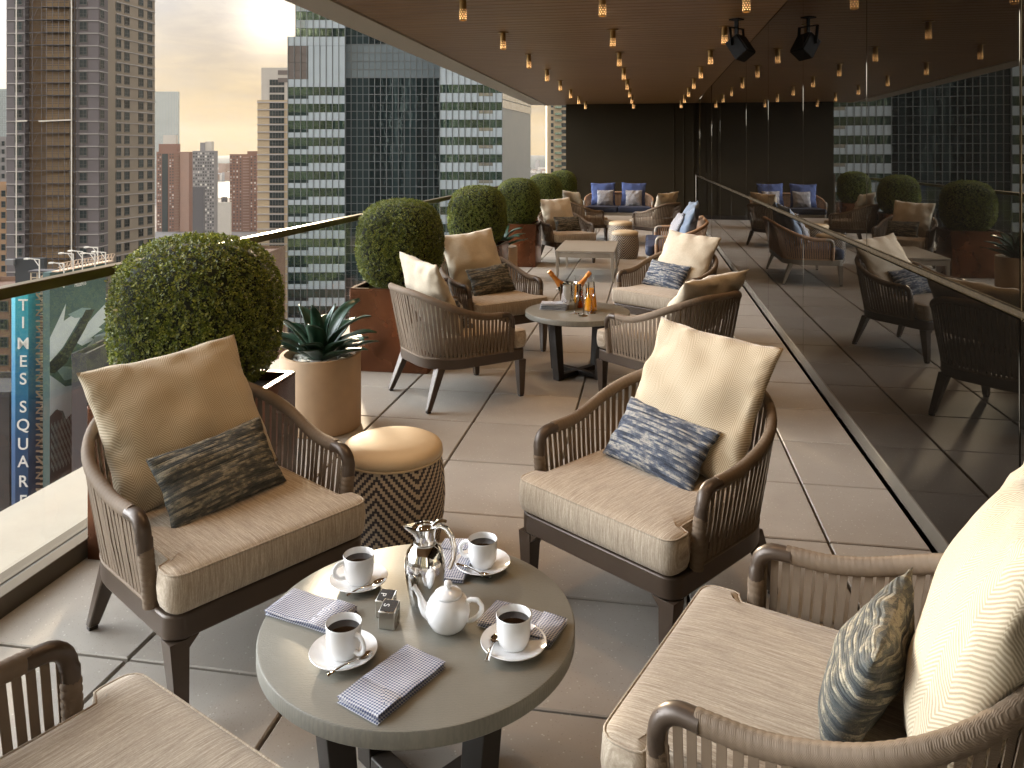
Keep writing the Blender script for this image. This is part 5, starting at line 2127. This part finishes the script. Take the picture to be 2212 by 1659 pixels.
# oblique bright side
Pa, Pb = (px2m(1085.2, D3), D3), (px2m(1148, 203), 203)
q = MB()
a, b = city(*Pa), city(*Pb)
dv = (b - a)
L = dv.length
dv.normalize()
out = Vector((dv.y, -dv.x, 0))
n = 19
for r_ in range(0, 62):
    z0 = GZ + 12 + 1.93 * r_
    sb = MB()
    for k in range(n):
        s0, s1 = L * k / n + 0.10, L * (k + 1) / n - 0.10
        sb.box(0, 0, 0, 0, 0, 0) if False else sb.hexa([a + dv * s0 - base + Vector((0, 0, z0 - base.z + 0.10)), a + dv * s1 - base + Vector((0, 0, z0 - base.z + 0.10)), a + dv * s1 - out * 0.2 - base + Vector((0, 0, z0 - base.z + 0.10)), a + dv * s0 - out * 0.2 - base + Vector((0, 0, z0 - base.z + 0.10)),
                                                        a + dv * s0 - base + Vector((0, 0, z0 - base.z + 1.83)), a + dv * s1 - base + Vector((0, 0, z0 - base.z + 1.83)), a + dv * s1 - out * 0.2 - base + Vector((0, 0, z0 - base.z + 1.83)), a + dv * s0 - out * 0.2 - base + Vector((0, 0, z0 - base.z + 1.83))])
    sb.build('window_band', M['side_glass'], gt)
back = MB()
c2 = [a - out * 0.22 - base, b - out * 0.22 - base, b - out * 12 - base, a - out * 12 - base]
back.prism([tuple(v.xy) for v in c2], 0, 46 - GZ)
back.build('side_wall', M['mullion'], gt)


# ---------------------------------------------------------------- simple towers
def tower(name, px0, px1, d, top, depth, wall, label, cat='tower', rows=None, cols=None, ww=1.6, wh=1.6, fl=3.0, pane='win', frame='win_frame', skip=None, turn=0.0, cap=100, margin=0.06, group=None, roof=None):
    x0, x1 = px2m(px0, d), px2m(px1, d)
    b = city((x0 + x1) / 2, d + depth / 2)
    b.z = GZ
    r = empty(name, b, YAW + turn, label, cat, group)
    w2 = (x1 - x0) / 2
    z1 = ht(top, d)
    MB().box(-w2, w2, -depth / 2, depth / 2, 0, z1 - GZ).build('wall', M[wall], r)
    rf = MB()
    ring(rf, [(-w2 - 0.05, -depth / 2 - 0.05), (w2 + 0.05, -depth / 2 - 0.05), (w2 + 0.05, depth / 2), (-w2 - 0.05, depth / 2)], 0.4, z1 - GZ - 0.02, z1 - GZ + 1.0)
    rf.build('parapet', M[wall], r)
    if cols:
        data = make_window_mesh(ww, wh, 2 if ww > 1.3 else 1, M[pane], M[frame], 0.25)
        spots = []
        n = int((z1 - max(GZ, ht(1050, d))) / fl)
        for c in cols:
            for k in range(n):
                if skip and skip(c, k):
                    continue
                spots.append((Vector((-w2 + 2 * w2 * c, -depth / 2 - 0.03, z1 - GZ - fl * (k + 1) + 0.6)), 0))
        # local placing
        order = sorted(spots, key=lambda s: -s[0].z)
        for P, a in order[:cap]:
            o = bpy.data.objects.new('window', data)
            COL.objects.link(o)
            o.parent = r
            o.location = P
        rest = order[cap:]
        if rest:
            bm = MB()
            vs = [v.co.copy() for v in data.vertices]
            fs_ = [tuple(p.vertices) for p in data.polygons]
            ms = [p.material_index for p in data.polygons]
            for P, a in rest:
                bb = len(bm.v)
                bm.v += [tuple(P + v) for v in vs]
                bm.f += [tuple(bb + i for i in f) for f in fs_]
                bm.m += ms
            o = bm.build('window', [M[pane], M[frame]], r, fix=False)
            o['kind'] = 'stuff'
    return r, w2, z1 - GZ


def fr(n, a=0.08, b=0.92):
    return [a + (b - a) * k / (n - 1) for k in range(n)]


# pale beige tower left of the glass tower
r, w2, H = tower('beige_tower', 556, 624, 330, 221, 30, 'beige_stone', 'slim beige tower close against the left of the glass tower', cols=fr(5, 0.44, 0.80), ww=1.25, wh=2.2, fl=3.12, cap=100)
up = MB().box(-w2 + 1.6, w2, -14.9, 14, H, ht(146, 330) - GZ).build('upper_wall', M['pale_conc'], r)
bd = MB()
for k in range(36):
    z = H - 3.12 * k
    bd.box(-w2 - 0.15, w2 + 0.1, -15.3, -15.01, z - 0.2, z + 0.25)
bd.build('floor_band', M['band'], r)
lv_ = MB()
for z in (0.62, 0.84):
    zz = H + (ht(146, 330) - GZ - H) * z
    lv_.box(2.0, w2 - 0.4, -15.1, -14.91, zz - 0.6, zz + 1.2)
lv_.build('louvre', M['brown_panel'], r)
data = make_window_mesh(1.25, 2.2, 2, M['win'], M['win_frame'], 0.25)
for c in fr(5, 0.44, 0.80):
    for k in range(3):
        o = bpy.data.objects.new('window', data)
        COL.objects.link(o)
        o.parent = r
        o.location = (-w2 + 2 * w2 * c, -14.95, H + 1.0 + 3.12 * k)

# red brick pair
r, w2, H = tower('brick_tower', 338, 409, 800, 330, 9, 'red_brick', 'red brick tower with balconies right behind the apartment tower', cols=[0.06, 0.12, 0.42, 0.5, 0.78, 0.86, 0.95], ww=1.5, wh=1.5, fl=2.95, pane='win_mixed', frame='red_brick')
MB().box(-w2 + 2 * w2 * 0.17, -w2 + 2 * w2 * 0.35, -4.8, -4.51, 0, H - 1).build('glazed_bay', M['win'], r)
pk = MB()
pk.box(-w2 + 2 * w2 * 0.72, w2 - 0.2, -4.75, -4.55, 0, H + 0.4)
pk.build('pink_bay', M['pink_brick'], r)
bl = MB()
for k in range(55):
    z = H - 2.95 * (k + 1)
    bl.box(-w2 + 2 * w2 * 0.58, -w2 + 2 * w2 * 0.70, -5.9, -4.51, z, z + 1.1)
bl.build('balcony_rail', M['brown_brick'], r)
MB().box(-w2 + 2, 4, -4, 4, H, H + 9).build('roof_house', M['red_brick'], r)
MB().box(-w2 + 6, 2, -3, 3, H + 9, H + 18).build('water_tank_house', M['pale_conc'], r)
r, w2, H = tower('brick_tower', 496, 555, 800, 335, 9, 'red_brick', 'red brick tower with balconies beside the slim beige tower', cols=[0.05, 0.16, 0.28, 0.40, 0.80, 0.93], ww=1.4, wh=1.5, fl=2.95, pane='win_mixed', frame='red_brick')
bl = MB()
for k in range(55):
    z = H - 2.95 * (k + 1)
    bl.box(-w2 + 2 * w2 * 0.50, -w2 + 2 * w2 * 0.72, -5.9, -4.51, z, z + 1.1)
bl.build('balcony_rail', M['pink_brick'], r)
MB().box(w2 - 10, w2, -4, 4, H, H + 4).build('roof_house', M['red_brick'], r)
# grey tower
r, w2, H = tower('grey_tower', 416, 463, 760, 328, 9, 'grey_conc', 'grey concrete tower with stepped crown between the brick towers', cols=fr(9, 0.06, 0.94), ww=1.5, wh=1.7, fl=3.0, pane='win_mixed', frame='grey_conc')
MB().box(-w2 + 7, 1, -4, 4, H, H + 9).build('roof_house', M['grey_conc'], r)
MB().box(1.01, 7, -3, 4, H, H + 10).build('roof_tank', M['pale_conc'], r)
tower('dark_tower', 416, 440, 720, 407, 3, 'dark_conc', 'blank charcoal tower low in front of the grey tower')
tower('pale_tower', 332, 384, 1500, 199, 8, 'pale_glass', 'pale hazy glass tower far behind the brick towers', cols=fr(8, 0.08, 0.92), ww=3.0, wh=2.4, fl=4.0, pane='pale_glass', frame='pale_conc')
# balcony tower seen past the end wall
r, w2, H = tower('balcony_tower', 1182, 1236, 400, 150, 20, 'beige_stone', 'balcony tower in the gap between glass tower and end wall', cols=[0.2, 0.62, 0.72], ww=1.2, wh=1.9, fl=3.3)
bl = MB()
for k in range(50):
    z = H - 3.3 * (k + 1)
    bl.box(-w2 + 2 * w2 * 0.30, -w2 + 2 * w2 * 0.58, -11.6, -10.01, z, z + 1.1)
bl.build('balcony_rail', M['tower_glass'], r)
# slivers at the left edge
tower('blue_glass_tower', -160, 13.5, 420, 196, 30, 'pale_glass', 'pale blue glass tower cut by the left edge of the photo', cols=fr(14, 0.03, 0.98), ww=2.2, wh=2.6, fl=3.6, pane='pale_glass', frame='spandrel_blue')
tower('stepped_stone_building', -200, 13.2, 330, 300, 25, 'grey_conc', 'grey stone building stepping up at the left edge, lower than the glass', cols=fr(20, 0.03, 0.97), ww=1.2, wh=1.8, fl=3.4)
tower('tan_brick_building', -150, 12.4, 250, 405, 25, 'tan_brick', 'tan brick building at the left edge below the stone building', cols=fr(12, 0.04, 0.97), ww=1.2, wh=1.8, fl=3.4)
# low blocks seen through the balustrade
LOW = [(-140, 22, 150, 640, 18, 'brown_brick', 'low brown brick block behind the blue sign'), (-190, 20, 128, 860, 12, 'roof_dark', 'low dark roofed block at the left edge beside the blue sign'),
       (60, 110, 165, 700, 18, 'grey_conc', 'grey block behind the timber coloured truss'), (155, 187, 118, 778, 10, 'dark_conc', 'black box column standing in front of the mural'),
       (204, 228, 128, 740, 10, 'pale_glass', 'pale blue ribbed block beside the mural'), (186, 204, 132, 790, 10, 'grey_conc', 'low grey block between black column and ribbed block'),
       (225, 330, 150, 690, 20, 'tan_brick', 'tan brick block behind the nearest boxwood'), (330, 560, 260, 560, 30, 'brown_brick', 'brown brick block below the red towers'),
       (470, 497, 560, 440, 3, 'pale_conc', 'white warehouse low beside the river'), (560, 640, 150, 800, 20, 'brown_brick', 'brown block at the foot of the glass tower'),
       (478, 486, 900, 428, 8, 'dark_conc', 'dark slab standing before the river')]
for k, (p0, p1, d, top, dep, mt, lab) in enumerate(LOW):
    big = mt not in ('dark_conc', 'roof_dark', 'pale_conc')
    n = max(2, int((p1 - p0) / FPX * d / 3.2))
    tower('city_block', p0, p1, d, top, dep, mt, lab, 'building', cols=fr(n, 0.08, 0.92) if big else None, ww=1.4, wh=1.8, fl=3.4, cap=60)

# ---------------------------------------------------------------- signs
def text(body, size, mat, parent, M4, name='letter', ext=0.04, bold=0.0):
    cu = bpy.data.curves.new(name, 'FONT')
    cu.body = body
    cu.size = size
    cu.align_x, cu.align_y = 'CENTER', 'CENTER'
    cu.extrude = ext
    cu.offset = bold
    o = bpy.data.objects.new(name, cu)
    COL.objects.link(o)
    cu.materials.append(mat)
    o.parent = parent
    o.matrix_local = M4
    return o


d = 120.0
base = at(47, 1000, d)
sg = empty('tall_blue_sign', base, YAW, 'tall blue sign reading TIMES SQUARE downwards', 'sign')
mpp = d / FPX
x0, xm, x1 = (14 - 47) * mpp, (33 - 47) * mpp, (61 - 47) * mpp
zt, zb = (1000 - 634) * mpp, (1000 - 1140) * mpp
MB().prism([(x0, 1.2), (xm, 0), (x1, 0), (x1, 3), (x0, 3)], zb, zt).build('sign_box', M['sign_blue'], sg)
ys = [(225, 'T'), (347, 'I'), (492, 'M'), (615, 'E'), (738, 'S'), (932, 'S'), (1057, 'Q'), (1190, 'U'), (1312, 'A'), (1450, 'R'), (1585, 'E')]
for yc, ch in ys:
    py = 589.9 + yc * 0.311
    text(ch, 35.5 * mpp, M['letter'], sg, Matrix.Translation(((50.5 - 47) * mpp, -0.06, (1000 - py) * mpp)) @ Matrix.Rotation(PI / 2, 4, 'X'), bold=0.012)

base = at(86, 1000, 122)
tr = empty('truss_tower', base, YAW, 'timber coloured lattice truss between the blue sign and the mural', 'truss')
mpp = 122 / FPX
t = MB()
xa, xb, xc = (67 - 86) * mpp, (100 - 86) * mpp, (107 - 86) * mpp
z0, z1 = (1000 - 1150) * mpp, (1000 - 588) * mpp
for x, y in ((xa, 0), (xb, 0), (xc, 0.3), (xa, 1.6), (xb, 1.6)):
    t.bar((x, y, z0), (x, y, z1), 0.16, 0.16, up=(0, 1, 0))
n = 48
for k in range(n + 1):
    z = z0 + (z1 - z0) * k / n
    t.bar((xa, 0, z), (xc, 0, z), 0.15, 0.15)
    if k % 3 == 0:
        t.bar((xa, 0, z), (xc, 0, z), 0.22, 0.24)
        if k < n:
            u = (k // 3) % 2
            zz = z0 + (z1 - z0) * (k + 3) / n
            t.bar((xa if u else xb, -0.02, z), (xb if u else xa, -0.02, zz), 0.2, 0.2)
    t.bar((xa, 1.6, z), (xb, 1.6, z), 0.1, 0.1)
t.build('lattice', M['truss'], tr)
MB().box(xa - 0.3, xc + 0.3, -0.3, 1.9, z1, z1 + 0.25).build('platform', M['scaffold'], tr)

# mural billboard
A, B = at(107.5, 1060, 120), at(228.5, 1060 + 0, 132.3)
B.z = A.z
u = (B - A)
Wd = u.length
u.normalize()
ang = math.atan2(u.y, u.x)
mu = empty('mural_billboard', A, ang, 'huge teal billboard with pale shards and the word PRESENTS', 'billboard')
Ht = ht(589, 120) - A.z
MB().box(0, Wd, 0, 1.2, 0, Ht).build('panel', M['mural_teal'], mu)


def mural(pts, mat, k, name='print_shape'):
    """flat printed shape in panel fractions."""
    m = MB()
    m.add([(Wd * a, -0.01 - 0.006 * k, Ht * (1 - b)) for a, b in pts], [tuple(range(len(pts)))])
    return m


Lm = [('mural_white', [[(0, .30), (.10, .25), (.27, .16), (.23, .24), (.40, .22), (.55, .235), (.38, .30), (.22, .36), (.05, .40), (0, .41)],
                       [(.45, .36), (.62, .29), (.80, .25), (1, .21), (1, .30), (.86, .32), (.93, .335), (.72, .36), (.78, .375), (.55, .385)],
                       [(0, .47), (.10, .50), (.26, .55), (.42, .56), (.42, .70), (.33, .76), (.22, .66), (.10, .64), (0, .66)],
                       [(.62, .40), (.78, .37), (.88, .40), (.76, .46), (.66, .48)],
                       [(.02, .93), (.18, .87), (.36, .83), (.42, .86), (.40, .92), (.2, .95)]]),
      ('mural_grey', [[(.30, .215), (.55, .20), (.72, .215), (.60, .25), (.42, .24)], [(.08, .44), (.3, .46), (.52, .50), (.46, .53), (.24, .52)], [(.55, .50), (.8, .46), (1, .42), (1, .5), (.7, .56)]]),
      ('mural_black', [[(0, .41), (.22, .37), (.45, .29), (.62, .215), (.78, .225), (.60, .31), (.42, .38), (.28, .44), (.08, .47), (0, .46)],
                       [(0, .66), (.12, .64), (.20, .67), (.20, .72), (.36, .69), (.42, .74), (.42, 1), (0, 1)],
                       [(.40, .50), (.55, .46), (.60, .49), (.52, .53), (.44, .55)]])]
k = 0
for mt, shapes in Lm:
    g_ = MB()
    for s in shapes:
        m = mural(s, mt, k)
        b = len(g_.v)
        g_.v += m.v
        g_.f += [tuple(b + i for i in f) for f in m.f]
        g_.m += m.m
    g_.build('print_shape', M[mt], mu, fix=False)
    k += 1
bl = MB()
rnd = random.Random(9)
for i in range(5):
    for j in range(20):
        x, z = 0.02 + 0.018 * j, 0.72 + 0.045 * i + 0.012 * (j % 3)
        bl.add([(Wd * x, -0.035, Ht * (1 - z)), (Wd * (x + 0.010), -0.035, Ht * (1 - z)), (Wd * (x + 0.010), -0.035, Ht * (1 - z + 0.025)), (Wd * x, -0.035, Ht * (1 - z + 0.025))], [(0, 1, 2, 3)])
bl.build('printed_skyline', M['mural_grey'], mu, fix=False)
T = Matrix.Translation((Wd * 0.52, -0.03, Ht * (1 - 0.083))) @ Matrix.Rotation(PI / 2, 4, 'X') @ Matrix.Diagonal((0.62, 1, 1, 1))
text('PRESENTS', 0.95, M['letter'], mu, T, 'lettering', 0.01, 0.02)
lm = MB()
for px in (0.12, 0.22, 0.34, 0.44, 0.56, 0.68, 0.78, 0.9):
    lm.box(Wd * px - 0.35, Wd * px + 0.35, -0.02, -0.012, Ht * (1 - 0.052), Ht * (1 - 0.028))
lm.build('lettering', M['letter'], mu)
cat = MB()
cat.box(0, Wd, -1.4, -0.3, Ht + 0.1, Ht + 0.25)
for j in range(16):
    x = Wd * (j + 0.5) / 16
    cat.bar((x, -1.4, Ht + 0.2), (x, -1.4, Ht + 1.4), 0.07, 0.07, up=(0, 1, 0))
    cat.bar((x, -1.4, Ht + 0.25), (x + Wd / 16, -1.4, Ht + 1.3), 0.05, 0.05)
cat.bar((0, -1.4, Ht + 1.4), (Wd, -1.4, Ht + 1.4), 0.09, 0.09)
cat.bar((0, -1.4, Ht + 0.8), (Wd, -1.4, Ht + 0.8), 0.07, 0.07)
cat.build('catwalk', M['truss'], mu)
BR = [(85, 560, 118, 'over the lattice truss, tallest and leftmost'), (138, 569, 118, 'second along the billboard catwalk'), (158, 548, 122, 'third along the billboard catwalk'), (178, 543, 124, 'fourth along the billboard catwalk'), (205, 548, 126, 'fifth along the billboard catwalk'), (228, 545, 128, 'sixth along the billboard catwalk'), (286 - 75, 535, 131, 'last along the billboard catwalk, by the tower')]
fb = None
for k, (px, py, dd, lab) in enumerate(BR):
    p = at(px, py, dd)
    zt_ = ht(py, dd)
    if fb is None:
        fb = empty('lamp_bracket', (0, 0, 0))
        g_ = MB()
        g_.bar((0, 0, -3.6), (0, 0, 0), 0.13, 0.13, up=(0, 1, 0))
        g_.bar((0, 0, -0.05), (-1.75, 0, 0.1), 0.12, 0.12)
        g_.bar((0, 0, -1.1), (-0.8, 0, 0.0), 0.09, 0.09)
        g_.build('bracket_arm', M['white_metal'], fb)
        MB().box(-2.2, -1.6, -0.25, 0.25, -0.05, 0.18).build('floodlight', M['white_metal'], fb)
        o = fb
    else:
        o = copy_tree(fb)
    o.location = p
    o.rotation_euler = (0, 0, YAW)
    tag(o, 'white gallows lamp bracket ' + lab, 'lamp bracket', 'white lamp brackets over the billboard')
bb = empty('black_billboard_back', at(52, 610, 140), YAW, 'black back of a billboard behind the lattice truss', 'billboard')
mpp = 140 / FPX
MB().box((33 - 52) * mpp, (95 - 52) * mpp, 0, 1, -70 * mpp, 52 * mpp).build('panel', M['mural_black'], bb)
MB().box((15 - 52) * mpp, (32 - 52) * mpp, -0.5, 0.5, 38 * mpp, 50 * mpp).build('junction_box', M['grey_conc'], bb)

# ---------------------------------------------------------------- the far side of the street, mirrored in the glass tower
def opposite(x0, x1, d, top, mat, lab, cell, edge):
    b = city((x0 + x1) / 2, d)
    b.z = GZ
    r = empty('opposite_tower', b, YAW + PI, lab, 'tower')
    w2 = (x1 - x0) / 2
    MB().box(-w2, w2, 0, 18, 0, top - GZ).build('wall', M[mat], r)
    e = MB()
    n = int(2 * w2 / cell)
    for k in range(n + 1):
        x = -w2 + 2 * w2 * k / n
        e.box(x - 0.35, x + 0.35, -0.4, -0.01, 0, top - GZ)
    e.build('pier', M[edge], r)
    for k in range(0, 60):
        z = 30 + 3.9 * k
        if z > top - GZ - 4:
            break
        m_ = MB()
        for j in range(n):
            xa = -w2 + 2 * w2 * j / n + 0.6
            m_.box(xa, xa + 2 * w2 / n - 1.2, -0.2, -0.02, z, z + 2.3)
        m_.build('window_band', M['win'], r)


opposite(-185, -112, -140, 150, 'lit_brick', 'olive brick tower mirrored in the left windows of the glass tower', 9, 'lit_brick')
opposite(-108, -76, -130, 175, 'dark_conc', 'dark tower mirrored in the middle of the glass tower', 16, 'pale_conc')
opposite(-72, -44, -150, 130, 'dark_conc', 'dark tower with pale edges mirrored near the right wing of the glass tower', 9, 'spandrel_blue')
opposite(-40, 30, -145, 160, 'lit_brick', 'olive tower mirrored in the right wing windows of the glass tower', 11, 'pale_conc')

# ---------------------------------------------------------------- air
hz, tn, out = newmat('evening_haze')
pv = tn.n('ShaderNodeVolumePrincipled', {'Color': (1.0, 0.95, 0.88, 1), 'Density': HAZE, 'Anisotropy': 0.0})
tn.t.links.new(pv.outputs[0], out.inputs['Volume'])
if HAZE > 0:
    tag(MB().box(-5300, 5300, -5300, 5300, GZ - 3, 190).build('haze', hz), kind='stuff')
# ------------------------------------------------------------------ sky, sun, camera
SUNPX, SUNPY = 590.0, 52.0
sd = city((SUNPX - CXP) / FPX, 1.0, -(SUNPY - CYP) / FPX).normalized()
EL = math.asin(sd.z)
AZ = math.atan2(sd.x, sd.y)          # from +Y towards +X
wd_ = bpy.data.worlds.new('World')
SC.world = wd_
wd_.use_nodes = True
wd_.node_tree.nodes.clear()
t = NT(wd_.node_tree)
sky = t.n('ShaderNodeTexSky', sky_type='NISHITA')
sky.sun_disc = False
sky.sun_elevation = EL
sky.sun_rotation = AZ
sky.altitude = 0.1
sky.air_density = 1.2
sky.dust_density = 2.0
sky.ozone_density = 1.5
dirv = t.n('ShaderNodeTexCoord').outputs['Generated']
s = t.n('ShaderNodeSeparateXYZ', {0: dirv})
dotp = t.vmath('DOT_PRODUCT', dirv, tuple(sd)).outputs['Value']
cv = t.scaled(dirv, (1.0, 1.0, 3.4))
n1 = t.noise(cv, 3.4, 6, 0.62, 0.4)
n2 = t.noise(t.scaled(dirv, (1, 1, 5.0)), 9.0, 5, 0.6, 0.6)
n3 = t.noise(t.scaled(dirv, (1, 1, 4.0)), 2.0, 4, 0.5, 0.2)
low = t.ramp(s.outputs[2], [(0.0, 1.0), (0.08, 0.75), (0.22, 0.0)])
# lit and shaded sides of the cloud deck
warm = t.mix(low, (1.05, 0.99, 0.93), (1.14, 0.79, 0.34))
grey = t.mix(low, (0.80, 0.765, 0.77), (0.90, 0.66, 0.34))
fold = t.math('ADD', t.math('MULTIPLY', n1, 0.6), t.math('MULTIPLY', n2, 0.4))
ccol = t.mix(t.ramp(fold, [(0.41, 0.0), (0.54, 1.0)]), grey, warm)
glow = t.math('POWER', t.math('MAXIMUM', dotp, 0.0), 1400.0)
glow2 = t.math('POWER', t.math('MAXIMUM', dotp, 0.0), 90.0)
gl = t.math('ADD', t.math('MULTIPLY', glow, 1.6), t.math('MULTIPLY', glow2, 0.22))
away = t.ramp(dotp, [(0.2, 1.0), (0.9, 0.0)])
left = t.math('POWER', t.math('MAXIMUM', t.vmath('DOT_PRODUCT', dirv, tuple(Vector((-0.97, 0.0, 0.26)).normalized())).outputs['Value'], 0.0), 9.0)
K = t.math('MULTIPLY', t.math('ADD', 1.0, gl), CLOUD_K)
cl = t.vmath('SCALE', ccol)
t.t.links.new(K, cl.inputs['Scale'])
cover = t.ramp(t.math('ADD', t.math('MULTIPLY', n3, 0.6), t.math('MULTIPLY', n2, 0.4)), [(0.36, 0.94), (0.50, 1.0)])
mx = t.mix(cover, t.vmath('MINIMUM', sky.outputs[0], (5, 5, 5)).outputs[0], cl.outputs[0])
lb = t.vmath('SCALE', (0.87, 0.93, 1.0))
t.t.links.new(t.math('MULTIPLY', left, FILL_LEFT * CLOUD_K), lb.inputs['Scale'])  # cool lobe added outside the view to light the terrace from the open side
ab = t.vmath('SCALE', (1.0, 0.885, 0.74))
t.t.links.new(t.math('MULTIPLY', away, FILL_AWAY * CLOUD_K), ab.inputs['Scale'])  # warm lobe added behind the viewer to brighten surfaces facing the camera
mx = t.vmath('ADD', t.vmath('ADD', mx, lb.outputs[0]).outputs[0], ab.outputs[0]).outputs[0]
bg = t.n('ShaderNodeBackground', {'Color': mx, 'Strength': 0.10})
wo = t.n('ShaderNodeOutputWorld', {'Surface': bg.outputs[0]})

L = bpy.data.lights.new('sun', 'SUN')
L.energy = SUN_E
L.angle = R(3.0)
L.color = (1.0, 0.80, 0.55)
so = bpy.data.objects.new('sun', L)
COL.objects.link(so)
so.rotation_euler = (-sd).to_track_quat('-Z', 'Y').to_euler()
so.location = (-3, 10, 20)

cam = bpy.data.cameras.new('camera')
cam.sensor_width = 36.0
cam.lens = 36.0 * FPX / 2212.0
cam.shift_y = -(829.5 - CYP) / 2212.0
cam.clip_start = 0.05
cam.clip_end = 30000
co_ = bpy.data.objects.new('camera', cam)
COL.objects.link(co_)
co_.location = (0, 0, EYE)
co_.rotation_euler = (PI / 2, 0, YAW)
SC.camera = co_

SC.view_settings.view_transform = 'Standard'
SC.view_settings.look = 'None'
SC.view_settings.exposure = EXPO
SC.view_settings.gamma = 1.0
cy = SC.cycles
cy.use_denoising = True
cy.denoiser = 'OPENIMAGEDENOISE'
cy.max_bounces = 8
cy.diffuse_bounces = 4
cy.glossy_bounces = 5
cy.transmission_bounces = 6
cy.volume_bounces = 1
cy.transparent_max_bounces = 16
cy.sample_clamp_indirect = 6.0
cy.caustics_reflective = False
cy.caustics_refractive = False


# lettering becomes plain mesh
bpy.context.view_layer.update()
dg = bpy.context.evaluated_depsgraph_get()
for o in [o for o in SC.objects if o.type == 'FONT']:
    me = bpy.data.meshes.new_from_object(o.evaluated_get(dg))
    n = bpy.data.objects.new('letter', me)
    COL.objects.link(n)
    n.parent = o.parent
    n.matrix_local = o.matrix_local.copy()
    bpy.data.objects.remove(o)
